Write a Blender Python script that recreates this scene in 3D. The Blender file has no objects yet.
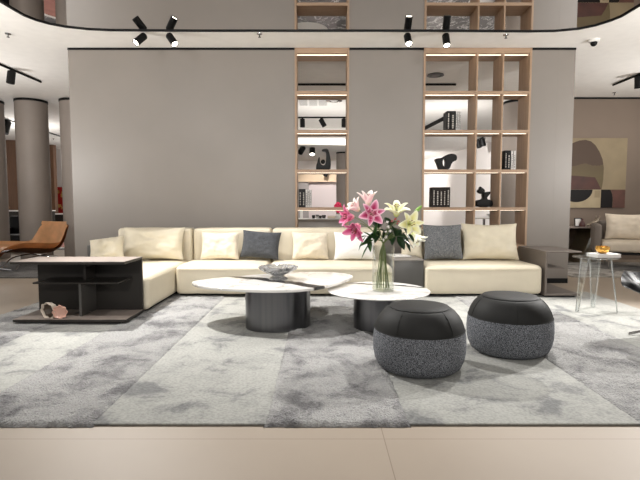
import bpy, bmesh, math, random
from mathutils import Vector, Matrix, noise
R = math.radians
PI = math.pi
random.seed(7)
sc = bpy.context.scene
COL = sc.collection

# ------------------------------------------------------------------ camera
EYE = 1.10; PITCH = R(4.05); F = 480.0
cam = bpy.data.cameras.new('camera'); cam.sensor_width = 36; cam.lens = 36 * F / 640
cam.clip_end = 200
co = bpy.data.objects.new('camera', cam); COL.objects.link(co)
co.location = (0, 0, EYE); co.rotation_euler = (PI / 2 - PITCH, 0, 0)
sc.camera = co

def P(px, py, Y):
    """a measured sight line at a known distance from the viewer -> point in the room"""
    u, v = (px - 320) / F, (240 - py) / F
    dy = math.cos(PITCH) + v * math.sin(PITCH); dz = -math.sin(PITCH) + v * math.cos(PITCH)
    return Vector((u / dy * Y, Y, EYE + dz / dy * Y))
def PZ(px, py, z):
    u, v = (px - 320) / F, (240 - py) / F
    dy = math.cos(PITCH) + v * math.sin(PITCH); dz = -math.sin(PITCH) + v * math.cos(PITCH)
    Y = (z - EYE) / (dz / dy)
    return Vector((u / dy * Y, Y, z))

# ------------------------------------------------------------------ materials
def lin(c):
    return tuple((x / 255 / 12.92 if x <= 10 else ((x / 255 + .055) / 1.055) ** 2.4) for x in c) + (1,)
def new_mat(name):
    m = bpy.data.materials.new(name); m.use_nodes = True
    nt = m.node_tree; b = nt.nodes['Principled BSDF']
    return m, nt, b
def N(nt, t, **kw):
    n = nt.nodes.new(t)
    for k, v in kw.items():
        if k in n.inputs: n.inputs[k].default_value = v
        else: setattr(n, k, v)
    return n
def ramp(nt, fac, stops):
    r = nt.nodes.new('ShaderNodeValToRGB'); e = r.color_ramp.elements
    while len(e) > 1: e.remove(e[-1])
    e[0].position, e[0].color = stops[0][0], lin(stops[0][1])
    for p, c in stops[1:]:
        x = e.new(p); x.color = lin(c)
    nt.links.new(fac, r.inputs[0]); return r
def coords(nt, scale=(1, 1, 1), kind='Object'):
    t = nt.nodes.new('ShaderNodeTexCoord'); mp = nt.nodes.new('ShaderNodeMapping')
    mp.inputs['Scale'].default_value = scale
    nt.links.new(t.outputs[kind], mp.inputs[0]); return mp.outputs[0]
def bump(nt, b, h, strength=.3, dist=.01):
    bp = N(nt, 'ShaderNodeBump'); bp.inputs['Strength'].default_value = strength; bp.inputs['Distance'].default_value = dist
    nt.links.new(h, bp.inputs['Height']); nt.links.new(bp.outputs[0], b.inputs['Normal'])
def plain(name, c, rough=.5, metal=0, var=.0, scale=8, bmp=0, bscale=120, coat=0):
    m, nt, b = new_mat(name)
    b.inputs['Base Color'].default_value = lin(c); b.inputs['Roughness'].default_value = rough
    b.inputs['Metallic'].default_value = metal; b.inputs['Coat Weight'].default_value = coat
    if max(c) < 60: b.inputs['Specular IOR Level'].default_value = .22
    co_ = coords(nt)
    if var:
        n = N(nt, 'ShaderNodeTexNoise', Scale=scale, Detail=4.0); nt.links.new(co_, n.inputs[0])
        lo = tuple(max(0, x * (1 - var)) for x in c); hi = tuple(min(255, x * (1 + var)) for x in c)
        r = ramp(nt, n.outputs['Fac'], [(.3, lo), (.7, hi)]); nt.links.new(r.outputs[0], b.inputs['Base Color'])
    if bmp:
        n2 = N(nt, 'ShaderNodeTexNoise', Scale=bscale, Detail=3.0); nt.links.new(co_, n2.inputs[0])
        bump(nt, b, n2.outputs['Fac'], bmp, .004)
    return m
def emit(name, c, s):
    m, nt, b = new_mat(name)
    b.inputs['Base Color'].default_value = lin(c); b.inputs['Emission Color'].default_value = lin(c); b.inputs['Emission Strength'].default_value = s
    return m
def wood(name, a, c, axis=2):
    m, nt, b = new_mat(name); s = [14, 14, 14]; s[axis] = 1.1
    co_ = coords(nt, s); n = N(nt, 'ShaderNodeTexNoise', Scale=2.5, Detail=6.0, Distortion=.6); nt.links.new(co_, n.inputs[0])
    r = ramp(nt, n.outputs['Fac'], [(.3, a), (.7, c)]); nt.links.new(r.outputs[0], b.inputs['Base Color'])
    b.inputs['Roughness'].default_value = .5; return m
def speckle(name, a, c, scale, rough=.95, lo=.42, hi=.62):
    m, nt, b = new_mat(name); co_ = coords(nt)
    n = N(nt, 'ShaderNodeTexNoise', Scale=scale, Detail=2.0); nt.links.new(co_, n.inputs[0])
    r = ramp(nt, n.outputs['Fac'], [(lo, a), (hi, c)]); nt.links.new(r.outputs[0], b.inputs['Base Color'])
    b.inputs['Roughness'].default_value = rough; bump(nt, b, n.outputs['Fac'], .5, .006); return m
def clear(name, tint=(245, 250, 248), base=.04, rough=.02, edge=.45):
    """thin clear glass: transparent straight on, mirror-like at grazing angles"""
    m = bpy.data.materials.new(name); m.use_nodes = True; nt = m.node_tree; nt.nodes.clear()
    o = N(nt, 'ShaderNodeOutputMaterial'); t = N(nt, 'ShaderNodeBsdfTransparent'); g = N(nt, 'ShaderNodeBsdfGlossy')
    t.inputs[0].default_value = lin(tint); g.inputs['Roughness'].default_value = rough
    lw = N(nt, 'ShaderNodeLayerWeight'); lw.inputs['Blend'].default_value = .25
    ma = N(nt, 'ShaderNodeMath', operation='MULTIPLY_ADD'); ma.inputs[1].default_value = edge; ma.inputs[2].default_value = base
    nt.links.new(lw.outputs['Facing'], ma.inputs[0])
    mx = N(nt, 'ShaderNodeMixShader'); nt.links.new(ma.outputs[0], mx.inputs[0]); nt.links.new(t.outputs[0], mx.inputs[1]); nt.links.new(g.outputs[0], mx.inputs[2])
    nt.links.new(mx.outputs[0], o.inputs[0]); return m

WALL = plain('grey wall panel', (132, 125, 118), .45, var=.02, scale=1.2)
WALL_TAUPE = plain('taupe wall', (126, 111, 98), .7, var=.03, scale=1)
WALL_WHITE = plain('white wall', (236, 230, 226), .7)
WALL_BROWN = wood('brown wall panelling', (104, 76, 58), (122, 90, 68))
CEIL = plain('white ceiling', (244, 241, 236), .8, var=.01)
BLACK = plain('black metal', (12, 12, 12), .55)
BLACK_SATIN = plain('black satin', (11, 10, 10), .5)
COLUMN = plain('grey column plaster', (142, 132, 124), .6, var=.03, scale=2)
OAK = wood('light oak', (152, 126, 102), (172, 144, 118))
OAKX = wood('light oak lengthwise', (152, 126, 102), (172, 144, 118), 0)
LED = emit('warm led strip', (255, 238, 216), 3.2)
LENS = emit('lit lamp lens', (255, 246, 230), 12)
COVE = emit('lit cove band', (255, 250, 240), 1.15)
CREAM = plain('cream sofa leather', (216, 206, 184), .5, var=.02, scale=3, bmp=.12, bscale=60)
CREAM2 = plain('cream cushion leather', (216, 206, 183), .5, var=.03, scale=6, bmp=.15, bscale=40)
PALE = plain('ivory cushion fabric', (212, 201, 181), .8, var=.03, scale=20, bmp=.2, bscale=300)
WHITE_FUR = plain('white boucle fabric', (228, 227, 224), .95, bmp=.8, bscale=90)
GREY_TWEED = speckle('charcoal tweed', (38, 40, 43), (88, 90, 94), 220)
GREY_TWEED2 = speckle('mid grey tweed', (70, 72, 75), (150, 152, 154), 150)
POUF_TWEED = speckle('grey speckled wool', (42, 44, 48), (146, 149, 155), 200, lo=.40, hi=.64)
POUF_LEATHER = plain('black leather', (32, 32, 31), .62, bmp=.12, bscale=200)
BLACK_LEATHER = plain('glossy black leather', (18, 18, 20), .42, bmp=.15, bscale=120)
SLATE = plain('dark bronze lacquer', (50, 47, 44), .4)
TAUPE_TOP = plain('taupe saddle leather', (138, 126, 118), .5, var=.02)
BRONZE = plain('bronze grey leather', (112, 103, 96), .45, var=.02)
GREY_BOX = plain('dark grey lacquer', (78, 76, 73), .4)
PLINTH = plain('black plinth', (14, 13, 12), .6)
TAN = plain('tan leather', (220, 170, 122), .42, var=.07, scale=5, bmp=.1, bscale=150)
TAN_DARK = plain('dark brown leather', (128, 88, 58), .5)
CHROME = plain('chrome', (200, 200, 200), .15, metal=1)
PAPER = plain('white paper', (232, 230, 226), .8)
BOOK_BLACK = plain('black book cover', (20, 19, 19), .5)
BOOK_BROWN = plain('dark brown book cover', (34, 27, 24), .5)
BOOK_WHITE = plain('white book cover', (216, 212, 208), .6)
PRINT = plain('pale spine lettering', (170, 164, 156), .6)
PRINT_DK = plain('grey spine lettering', (88, 84, 80), .6)
GLASS = clear('clear vase glass', (253, 254, 253), .04, .02, .5)
ACRYLIC = clear('clear acrylic', (250, 252, 252), .06, .03, .5)
WATER = clear('water', (248, 249, 240), .02, .02, .15)
GOLD = plain('amber gold glass', (226, 172, 84), .12, metal=.75)
SOFTGREY = plain('grey chair fabric', (112, 103, 95), .8, bmp=.2, bscale=200)
BEIGE_PILLOW = plain('pale beige pillow fabric', (212, 199, 180), .8, var=.03, scale=8)

def m_floor():
    m, nt, b = new_mat('beige stone tile floor'); co_ = coords(nt)
    mp = N(nt, 'ShaderNodeMapping'); mp.inputs['Location'].default_value = (2.096, .2, 0); nt.links.new(co_, mp.inputs[0])
    br = N(nt, 'ShaderNodeTexBrick'); br.offset = 0; br.squash = 1
    for k, v in (('Scale', 1.0), ('Mortar Size', .0022), ('Mortar Smooth', .2), ('Brick Width', 2.4), ('Row Height', 2.4)): br.inputs[k].default_value = v
    br.inputs['Color1'].default_value = lin((166, 152, 136)); br.inputs['Color2'].default_value = lin((169, 155, 139)); br.inputs['Mortar'].default_value = lin((132, 118, 104))
    nt.links.new(mp.outputs[0], br.inputs[0])
    n = N(nt, 'ShaderNodeTexNoise', Scale=1.5, Detail=5.0); nt.links.new(co_, n.inputs[0])
    mx = N(nt, 'ShaderNodeMix', data_type='RGBA', blend_type='MULTIPLY'); mx.inputs[0].default_value = .5
    r = ramp(nt, n.outputs['Fac'], [(.3, (236, 234, 232)), (.7, (255, 255, 255))])
    nt.links.new(br.outputs[0], mx.inputs[6]); nt.links.new(r.outputs[0], mx.inputs[7]); nt.links.new(mx.outputs[2], b.inputs['Base Color'])
    b.inputs['Roughness'].default_value = .55; return m
FLOOR = m_floor()
def m_rug(name, light, mid, dark, fine, rough_bump):
    m, nt, b = new_mat(name); co_ = coords(nt)
    n = N(nt, 'ShaderNodeTexNoise', Scale=3.3, Detail=6.0, Roughness=.66, Distortion=.45); nt.links.new(co_, n.inputs[0])
    r = ramp(nt, n.outputs['Fac'], [(.36, dark), (.46, mid), (.54, light)])
    f = N(nt, 'ShaderNodeTexNoise', Scale=fine, Detail=3.0); nt.links.new(co_, f.inputs[0])
    r2 = ramp(nt, f.outputs['Fac'], [(.3, (214, 214, 214)), (.6, (255, 255, 255))])
    mx = N(nt, 'ShaderNodeMix', data_type='RGBA', blend_type='MULTIPLY'); mx.inputs[0].default_value = .8
    nt.links.new(r.outputs[0], mx.inputs[6]); nt.links.new(r2.outputs[0], mx.inputs[7]); nt.links.new(mx.outputs[2], b.inputs['Base Color'])
    b.inputs['Roughness'].default_value = .95; b.inputs['Sheen Weight'].default_value = .15
    bump(nt, b, f.outputs['Fac'], rough_bump, .02); return m
RUG_SMOOTH = m_rug('pale grey low pile', (178, 178, 172), (168, 168, 163), (126, 127, 126), 60, .25)
RUG_SHAG = m_rug('silver grey shag pile', (180, 179, 177), (160, 159, 158), (114, 113, 114), 95, .9)
RUG_DARK = m_rug('dark grey pile', (104, 102, 100), (90, 88, 86), (66, 64, 63), 80, .5)
RUG_MARL = m_rug('mottled grey pile', (178, 172, 164), (130, 124, 116), (84, 80, 74), 60, .3)
def m_marble(name, base, vein, dark_streak=None):
    m, nt, b = new_mat(name); co_ = coords(nt)
    n = N(nt, 'ShaderNodeTexNoise', Scale=1.6, Detail=8.0, Roughness=.6, Distortion=1.2); nt.links.new(co_, n.inputs[0])
    r = ramp(nt, n.outputs['Fac'], [(.47, base), (.496, vein), (.515, base)])
    out = r.outputs[0]
    if dark_streak:
        (x0, y0), (x1, y1), wid = dark_streak
        a = math.atan2(y1 - y0, x1 - x0)
        sx = N(nt, 'ShaderNodeSeparateXYZ'); n2 = N(nt, 'ShaderNodeTexNoise', Scale=3.0, Detail=5.0); nt.links.new(co_, n2.inputs[0])
        nt.links.new(co_, sx.inputs[0])
        def M(op, p, q):
            k = N(nt, 'ShaderNodeMath', operation=op)
            for i, z in enumerate((p, q)):
                if isinstance(z, (int, float)): k.inputs[i].default_value = z
                else: nt.links.new(z, k.inputs[i])
            return k.outputs[0]
        d = M('ADD', M('MULTIPLY', M('SUBTRACT', sx.outputs[0], x0), -math.sin(a)), M('MULTIPLY', M('SUBTRACT', sx.outputs[1], y0), math.cos(a)))
        d = M('ADD', d, M('MULTIPLY', M('SUBTRACT', n2.outputs['Fac'], .5), .22))
        d = M('DIVIDE', M('ABSOLUTE', d, 0), wid)
        r3 = ramp(nt, d, [(.6, (34, 32, 30)), (.8, (110, 104, 98)), (1.0, (255, 255, 255))])
        mx = N(nt, 'ShaderNodeMix', data_type='RGBA', blend_type='MULTIPLY'); mx.inputs[0].default_value = 1
        nt.links.new(out, mx.inputs[6]); nt.links.new(r3.outputs[0], mx.inputs[7]); out = mx.outputs[2]
    nt.links.new(out, b.inputs['Base Color']); b.inputs['Roughness'].default_value = .18; return m
MARBLE = m_marble('white marble with black streak', (228, 225, 220), (186, 180, 172), ((-.86, 4.86), (-.12, 4.30), .075))
MARBLE2 = m_marble('white marble', (242, 240, 236), (204, 200, 196), ((.32, 4.72), (.95, 4.50), .028))
MARBLE_FLOOR = m_marble('black and white marble floor', (120, 119, 120), (240, 240, 240))
def m_brushed():
    m, nt, b = new_mat('smoked brushed metal'); co_ = coords(nt, (25, 25, .2))
    n = N(nt, 'ShaderNodeTexNoise', Scale=1.0, Detail=3.0); nt.links.new(co_, n.inputs[0])
    r = ramp(nt, n.outputs['Fac'], [(.3, (104, 104, 106)), (.7, (116, 116, 118))]); nt.links.new(r.outputs[0], b.inputs['Base Color'])
    b.inputs['Metallic'].default_value = 1; b.inputs['Roughness'].default_value = .3; return m
SMOKED = m_brushed()
def m_mirror():
    m, nt, b = new_mat('stretched mirror ceiling'); b.inputs['Base Color'].default_value = (.74, .73, .72, 1)
    b.inputs['Metallic'].default_value = 1; b.inputs['Roughness'].default_value = .015; return m
MIRROR = m_mirror()
def m_crystal():
    m, nt, b = new_mat('cut crystal'); b.inputs['Base Color'].default_value = lin((238, 240, 242)); b.inputs['Transmission Weight'].default_value = .75
    b.inputs['Roughness'].default_value = .04; b.inputs['IOR'].default_value = 1.55; b.inputs['Metallic'].default_value = .25; return m
CRYSTAL = m_crystal()
def m_vcol(name, rough=.45, sss=.0):
    m, nt, b = new_mat(name); a = N(nt, 'ShaderNodeVertexColor'); a.layer_name = 'Col'
    nt.links.new(a.outputs[0], b.inputs['Base Color']); b.inputs['Roughness'].default_value = rough; return m
PETAL = m_vcol('lily petal', .55)
LEAF = plain('glossy green leaf', (58, 96, 46), .35, var=.2, scale=14)
LEAF_DK = plain('dark green leaf', (40, 66, 38), .35, var=.2, scale=14)
STEM = plain('green stem', (98, 112, 58), .5)
BUD = plain('green lily bud', (128, 168, 78), .45, var=.1, scale=20)
ANTHER = plain('rust anther', (110, 52, 24), .8)
RED_BUD = plain('dusky red berry', (168, 66, 66), .5)
WHITE_FLOWER = plain('white filler blossom', (232, 228, 224), .8)

# ------------------------------------------------------------------ mesh helper
class MB:
    def __init__(s): s.bm = bmesh.new(); s.mi = 0; s.col = None
    def _merge(s, b2, M=None):
        if M is not None: bmesh.ops.transform(b2, matrix=M, verts=b2.verts)
        for f in b2.faces: f.material_index = s.mi
        me = bpy.data.meshes.new('t'); b2.to_mesh(me); b2.free(); s.bm.from_mesh(me); bpy.data.meshes.remove(me); return s
    def raw(s, vs, fs, M=None):
        b = bmesh.new(); v = [b.verts.new(p) for p in vs]
        for f in fs:
            try: b.faces.new([v[i] for i in f])
            except ValueError: pass
        return s._merge(b, M)
    def box(s, x0, x1, y0, y1, z0, z1, bev=0, seg=2, M=None):
        b = bmesh.new(); bmesh.ops.create_cube(b, size=1)
        for v in b.verts: v.co = Vector(((x0 + x1) / 2 + v.co.x * (x1 - x0), (y0 + y1) / 2 + v.co.y * (y1 - y0), (z0 + z1) / 2 + v.co.z * (z1 - z0)))
        if bev: bmesh.ops.bevel(b, geom=b.edges[:], offset=bev, segments=seg, profile=.5, affect='EDGES')
        return s._merge(b, M)
    def lathe(s, prof, c=(0, 0, 0), n=40, sx=1, sy=1, M=None, wob=None):
        vs, fs = [], []; k = len(prof)
        for i in range(n):
            a = 2 * PI * i / n
            for j, (r, z) in enumerate(prof):
                q = wob(a, z) if wob else 1
                vs.append((c[0] + r * q * sx * math.cos(a), c[1] + r * q * sy * math.sin(a), c[2] + z))
        for i in range(n):
            i2 = (i + 1) % n
            for j in range(k - 1): fs.append((i * k + j, i2 * k + j, i2 * k + j + 1, i * k + j + 1))
        b = bmesh.new(); v = [b.verts.new(p) for p in vs]
        for f in fs: b.faces.new([v[i] for i in f])
        bmesh.ops.remove_doubles(b, verts=b.verts, dist=1e-5)
        if prof[0][0] > 1e-6 and prof[0] != prof[-1]:
            bmesh.ops.holes_fill(b, edges=[e for e in b.edges if e.is_boundary], sides=0)
        bmesh.ops.recalc_face_normals(b, faces=b.faces)
        return s._merge(b, M)
    def tube(s, pts, r, n=10, M=None):
        pts = [Vector(p) for p in pts]; rs = r if isinstance(r, (list, tuple)) else [r] * len(pts)
        vs, fs = [], []; up = None
        for i, p in enumerate(pts):
            t = (pts[min(i + 1, len(pts) - 1)] - pts[max(i - 1, 0)]).normalized()
            if up is None: up = Vector((0, 0, 1)) if abs(t.z) < .9 else Vector((1, 0, 0))
            a = t.cross(up).normalized(); up = a.cross(t).normalized()
            for k in range(n):
                w = 2 * PI * k / n; vs.append(p + (a * math.cos(w) + up * math.sin(w)) * rs[i])
        for i in range(len(pts) - 1):
            for k in range(n): fs.append((i * n + k, i * n + (k + 1) % n, (i + 1) * n + (k + 1) % n, (i + 1) * n + k))
        fs.append(tuple(range(n))[::-1]); fs.append(tuple((len(pts) - 1) * n + k for k in range(n)))
        return s.raw(vs, fs, M)
    def prism(s, poly, z0, z1, bev=0, seg=2, M=None):
        b = bmesh.new(); n = len(poly); lo = [b.verts.new((x, y, z0)) for x, y in poly]; hi = [b.verts.new((x, y, z1)) for x, y in poly]
        b.faces.new(lo[::-1]); top = b.faces.new(hi)
        for i in range(n): b.faces.new((lo[i], lo[(i + 1) % n], hi[(i + 1) % n], hi[i]))
        bmesh.ops.recalc_face_normals(b, faces=b.faces)
        if bev:
            es = [e for e in b.edges if abs(e.verts[0].co.z - e.verts[1].co.z) < 1e-6]
            bmesh.ops.bevel(b, geom=es, offset=bev, segments=seg, profile=.5, affect='EDGES')
        return s._merge(b, M)
    def ball(s, c, r, sx=1, sy=1, sz=1, u=16, v=10, M=None):
        b = bmesh.new(); bmesh.ops.create_uvsphere(b, u_segments=u, v_segments=v, radius=r)
        for q in b.verts: q.co = Vector((c[0] + q.co.x * sx, c[1] + q.co.y * sy, c[2] + q.co.z * sz))
        return s._merge(b, M)
    def grid(s, fn, nu, nv, M=None, thick=0):
        vs = [fn(i / nu, j / nv) for i in range(nu + 1) for j in range(nv + 1)]
        fs = [(i * (nv + 1) + j, (i + 1) * (nv + 1) + j, (i + 1) * (nv + 1) + j + 1, i * (nv + 1) + j + 1) for i in range(nu) for j in range(nv)]
        b = bmesh.new(); v = [b.verts.new(p) for p in vs]
        for f in fs: b.faces.new([v[i] for i in f])
        if thick: bmesh.ops.solidify(b, geom=b.faces[:], thickness=thick)
        bmesh.ops.recalc_face_normals(b, faces=b.faces) if thick else None
        return s._merge(b, M)
    def rbox(s, sx, sy, sz, r, bulge=0, front=0, M=None, n=8, seed=0, wr=0):
        """soft upholstered block standing on z=0, centred in x and y"""
        def cuts(h):
            e = [r * (1 - math.cos(PI / 2 * k / 5)) for k in range(6)]
            return [-h + x for x in e] + [(-h + r) + (2 * h - 2 * r) * k / n for k in range(1, n)] + [h - x for x in e[::-1]]
        H = (sx / 2, sy / 2, sz / 2); C = [cuts(h) for h in H]; K = [len(c) for c in C]
        idx, vs, fs = {}, [], []
        def vert(i, j, k):
            if (i, j, k) in idx: return idx[i, j, k]
            p = Vector((C[0][i], C[1][j], C[2][k])); q = Vector(max(-H[a] + r, min(H[a] - r, p[a])) for a in range(3)); d = p - q
            if d.length > 1e-9: p = q + d.normalized() * r
            fx = max(0, 1 - (p.x / H[0]) ** 2); fy = max(0, 1 - (p.y / H[1]) ** 2); fz = max(0, 1 - (p.z / H[2]) ** 2)
            if p.z > 0: p.z += bulge * math.sqrt(fx) * math.sqrt(fy) * (p.z / H[2])
            if p.y < 0: p.y -= front * math.sqrt(fx) * fz
            if wr: p.z += wr * noise.noise(Vector((p.x * 5 + seed, p.y * 5, p.z * 5)))
            p.z += H[2]; idx[i, j, k] = len(vs); vs.append(p); return idx[i, j, k]
        for a in range(3):
            b_, c_ = [(1, 2), (2, 0), (0, 1)][a]
            for side in (0, K[a] - 1):
                for i in range(K[b_] - 1):
                    for j in range(K[c_] - 1):
                        f = []
                        for di, dj in ((0, 0), (1, 0), (1, 1), (0, 1)):
                            t = [0, 0, 0]; t[a] = side; t[b_] = i + di; t[c_] = j + dj; f.append(vert(*t))
                        fs.append(f if side else f[::-1])
        return s.raw(vs, fs, M)
    def pillow(s, w, h, t, seed=0, wr=.012, chop=0, M=None, n=26):
        """loose cushion standing on its lower edge at z=0"""
        vs, fs = [], []
        for side in (-1, 1):
            for i in range(n + 1):
                for j in range(n + 1):
                    x, z = -1 + 2 * i / n, -1 + 2 * j / n
                    e = max(0, (1 - x ** 4) * (1 - z ** 4)) ** .55
                    y = side * t / 2 * e
                    nx = x * (1 - .07 * (1 - z * z)); nz = z * (1 - .07 * (1 - x * x))
                    if chop and z > 0: nz -= chop * math.exp(-(x / .35) ** 2) * z
                    q = noise.noise(Vector((x * 1.6 + seed * 3.1, z * 1.6, side * 2.0 + seed))) + .5 * noise.noise(Vector((x * 4 + seed, z * 4 + seed, side)))
                    y += side * wr * q * e
                    rad = noise.noise(Vector((math.atan2(z, x) * 2.2, seed * 5.0, side)))
                    y += side * wr * .6 * rad * e * (abs(x) ** 2 + abs(z) ** 2) * .5
                    vs.append(Vector((nx * w / 2, y, (nz + 1) * h / 2)))
        K = (n + 1) ** 2
        for sd in (0, 1):
            for i in range(n):
                for j in range(n):
                    a = sd * K + i * (n + 1) + j; f = (a, a + n + 1, a + n + 2, a + 1); fs.append(f if sd == 0 else f[::-1])
        b = bmesh.new(); v = [b.verts.new(p) for p in vs]
        for f in fs: b.faces.new([v[i] for i in f])
        bmesh.ops.remove_doubles(b, verts=b.verts, dist=1e-4); bmesh.ops.recalc_face_normals(b, faces=b.faces)
        return s._merge(b, M)
    def build(s, name, mat, parent=None, smooth=True, ang=38):
        for e in s.bm.edges:
            if len(e.link_faces) == 2 and e.calc_face_angle(0) > R(ang): e.smooth = False
        for f in s.bm.faces: f.smooth = smooth
        me = bpy.data.meshes.new(name); s.bm.to_mesh(me); s.bm.free()
        for m in (mat if isinstance(mat, list) else [mat]): me.materials.append(m)
        o = bpy.data.objects.new(name, me); COL.objects.link(o)
        if parent: o.parent = parent
        return o
def tag(o, label, cat, group=None, kind=None):
    if label: o['label'] = label
    if cat: o['category'] = cat
    if group: o['group'] = group
    if kind: o['kind'] = kind
    return o
def thing(name, label, cat, loc=(0, 0, 0), rz=0, group=None):
    o = bpy.data.objects.new(name, None); COL.objects.link(o); o.empty_display_size = .1
    o.location = loc; o.rotation_euler = (0, 0, rz); return tag(o, label, cat, group)
def struct(o): o['kind'] = 'structure'; return o
def copy_tree(o, parent=None):
    c = o.copy(); COL.objects.link(c)
    if parent: c.parent = parent
    for ch in list(o.children): copy_tree(ch, c)
    return c
def T(x=0, y=0, z=0): return Matrix.Translation((x, y, z))
def RX(a): return Matrix.Rotation(a, 4, 'X')
def RY(a): return Matrix.Rotation(a, 4, 'Y')
def RZ(a): return Matrix.Rotation(a, 4, 'Z')
def smooth_loop(pts, it=3):
    for _ in range(it):
        q = []
        for i in range(len(pts)):
            a, b = pts[i], pts[(i + 1) % len(pts)]
            q += [(a[0] * .75 + b[0] * .25, a[1] * .75 + b[1] * .25), (a[0] * .25 + b[0] * .75, a[1] * .25 + b[1] * .75)]
        pts = q
    return pts
def chain(pts, n=8):
    """catmull-rom through points"""
    pts = [Vector(p) for p in pts]; P_ = [pts[0] * 2 - pts[1]] + pts + [pts[-1] * 2 - pts[-2]]; out = []
    for i in range(1, len(P_) - 2):
        for k in range(n):
            t = k / n; a, b, c, d = P_[i - 1:i + 3]
            out.append(.5 * ((2 * b) + (c - a) * t + (2 * a - 5 * b + 4 * c - d) * t * t + (3 * b - a - 3 * c + d) * t ** 3))
    out.append(pts[-1]); return out

# ================================================================== THE SETTING
WY = 6.81; WB = 7.17; H = round(EYE + (P(320, 47.8, WY).z - EYE), 3)
b = MB(); b.box(-16, 16, -3, 12, -.1, 0); struct(b.build('floor', FLOOR))
b = MB(); b.box(-16, 16, 12, 27, -.1, 0); struct(b.build('floor_rear', MARBLE_FLOOR))
b = MB(); b.box(-16, 16, -3, 14, H, H + .1); struct(b.build('ceiling', CEIL))
b = MB(); b.box(-5.2, 1.5, 14, 27, 2.80, H + .1); struct(b.build('ceiling_rear', CEIL))
b = MB(); b.box(-16, -5.2, 14, 27, H, H + .1); b.box(1.5, 16, 14, 27, H, H + .1); struct(b.build('ceiling_rear_high', CEIL))
# back wall with its two openings
WX0, WX1 = -3.49, 3.54; S1 = (-.352, .406); S2 = (1.436, 2.936)
b = MB()
for x0, x1 in ((WX0, S1[0]), (S1[1], S2[0]), (S2[1], WX1)): b.box(x0, x1, WY, WB, 0, H - .0)
struct(b.build('wall_back', WALL))
b = MB()
for x0, x1 in ((WX0, S1[0]), (S1[1], S2[0]), (S2[1], WX1)): b.box(x0, x1, WY - .012, WY - .001, H - .03, H - .002)
struct(b.build('trim_1', BLACK))
b = MB()
for x0, x1 in ((WX0, S1[0]), (S1[1], S2[0]), (S2[1], WX1)): b.box(x0, x1, WY - .008, WY, 0, .07)
struct(b.build('baseboard_back', BLACK))
b = MB()
b.box(3.30, 3.302, WY - .0006, WY + .002, .07, H - .03)
struct(b.build('trim_2', plain('panel joint', (127, 120, 112), .6)))
# right wall with the painting, left brown wall, far walls
RW = 9.84
b = MB(); b.box(4.2, 16, RW, RW + .15, 0, H); struct(b.build('wall_right', WALL_TAUPE))
b = MB(); b.box(4.2, 16, RW - .012, RW - .001, H - .035, H - .002); struct(b.build('trim_3', BLACK))
bl = P(8, 136, 15.2)
b = MB(); b.raw([(-16, 15.6, 0), (-9.4, 16.2, 0), (-9.4, 16.2, H), (-16, 15.6, H), (-16, 15.8, 0), (-9.4, 16.4, 0), (-9.4, 16.4, H), (-16, 15.8, H)],
                [(0, 1, 2, 3), (7, 6, 5, 4), (1, 5, 6, 2)]); struct(b.build('wall_left', WALL_BROWN))
b = MB(); b.box(-11.5, -9.52, 17.3, 17.5, 0, H); struct(b.build('wall_left_return', WALL_BROWN))
b = MB(); b.box(-11, -3, 18.6, 18.8, 0, H); struct(b.build('wall_far_left', WALL_WHITE))
pts = [(-5.2, 18.2), (1.5, 18.2), (1.5, 25.6), (3.2, 25.4), (4.6, 24.4), (5.3, 21), (5.7, 17.5), (6.0, 15.5), (6.4, 13), (6.6, 10.0)]
b = MB()
for (x0, y0), (x1, y1) in zip(pts[:-1], pts[1:]):
    d = Vector((x1 - x0, y1 - y0, 0)).normalized(); nn = Vector((-d.y, d.x, 0)) * .15
    b.raw([(x0, y0, 0), (x1, y1, 0), (x1, y1, H), (x0, y0, H), (x0 + nn.x, y0 + nn.y, 0), (x1 + nn.x, y1 + nn.y, 0), (x1 + nn.x, y1 + nn.y, H), (x0 + nn.x, y0 + nn.y, H)],
          [(0, 1, 2, 3), (7, 6, 5, 4), (0, 3, 7, 4), (1, 5, 6, 2), (3, 2, 6, 7), (0, 4, 5, 1)])
struct(b.build('wall_far', WALL_WHITE))
# lintel and pinkish panel in the far room, lit cove step of the rear ceiling
b = MB(); b.box(-1.6, 1.0, 17.6, 18.1, 1.98, 2.33); struct(b.build('trim_4', plain('peach lintel', (222, 196, 166), .7)))
b = MB(); b.box(-.42, .95, 17.9, 18.15, 0, 1.98); struct(b.build('wall_far_panel', plain('pale pink wall', (214, 200, 198), .6)))
b = MB(); b.box(-1.6, -.42, 17.7, 18.15, 0, 1.98); struct(b.build('wall_far_panel_grey', plain('grey wall', (150, 142, 138), .6)))
b = MB()
arc = [(-3.0 + 4.5 * k / 24, 13.9 - .35 * math.sin(PI * k / 24)) for k in range(25)]
b.prism(arc + [(1.5, 14.0), (-3.0, 14.0)], 2.83, 2.985); struct(b.build('trim_5', COVE))
b = MB(); b.prism(arc + [(1.5, 14.0), (-3.0, 14.0)], 2.802, 2.825); b.prism(arc + [(1.5, 14.0), (-3.0, 14.0)], 2.99, H - .002); struct(b.build('trim_6', CEIL))

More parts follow.
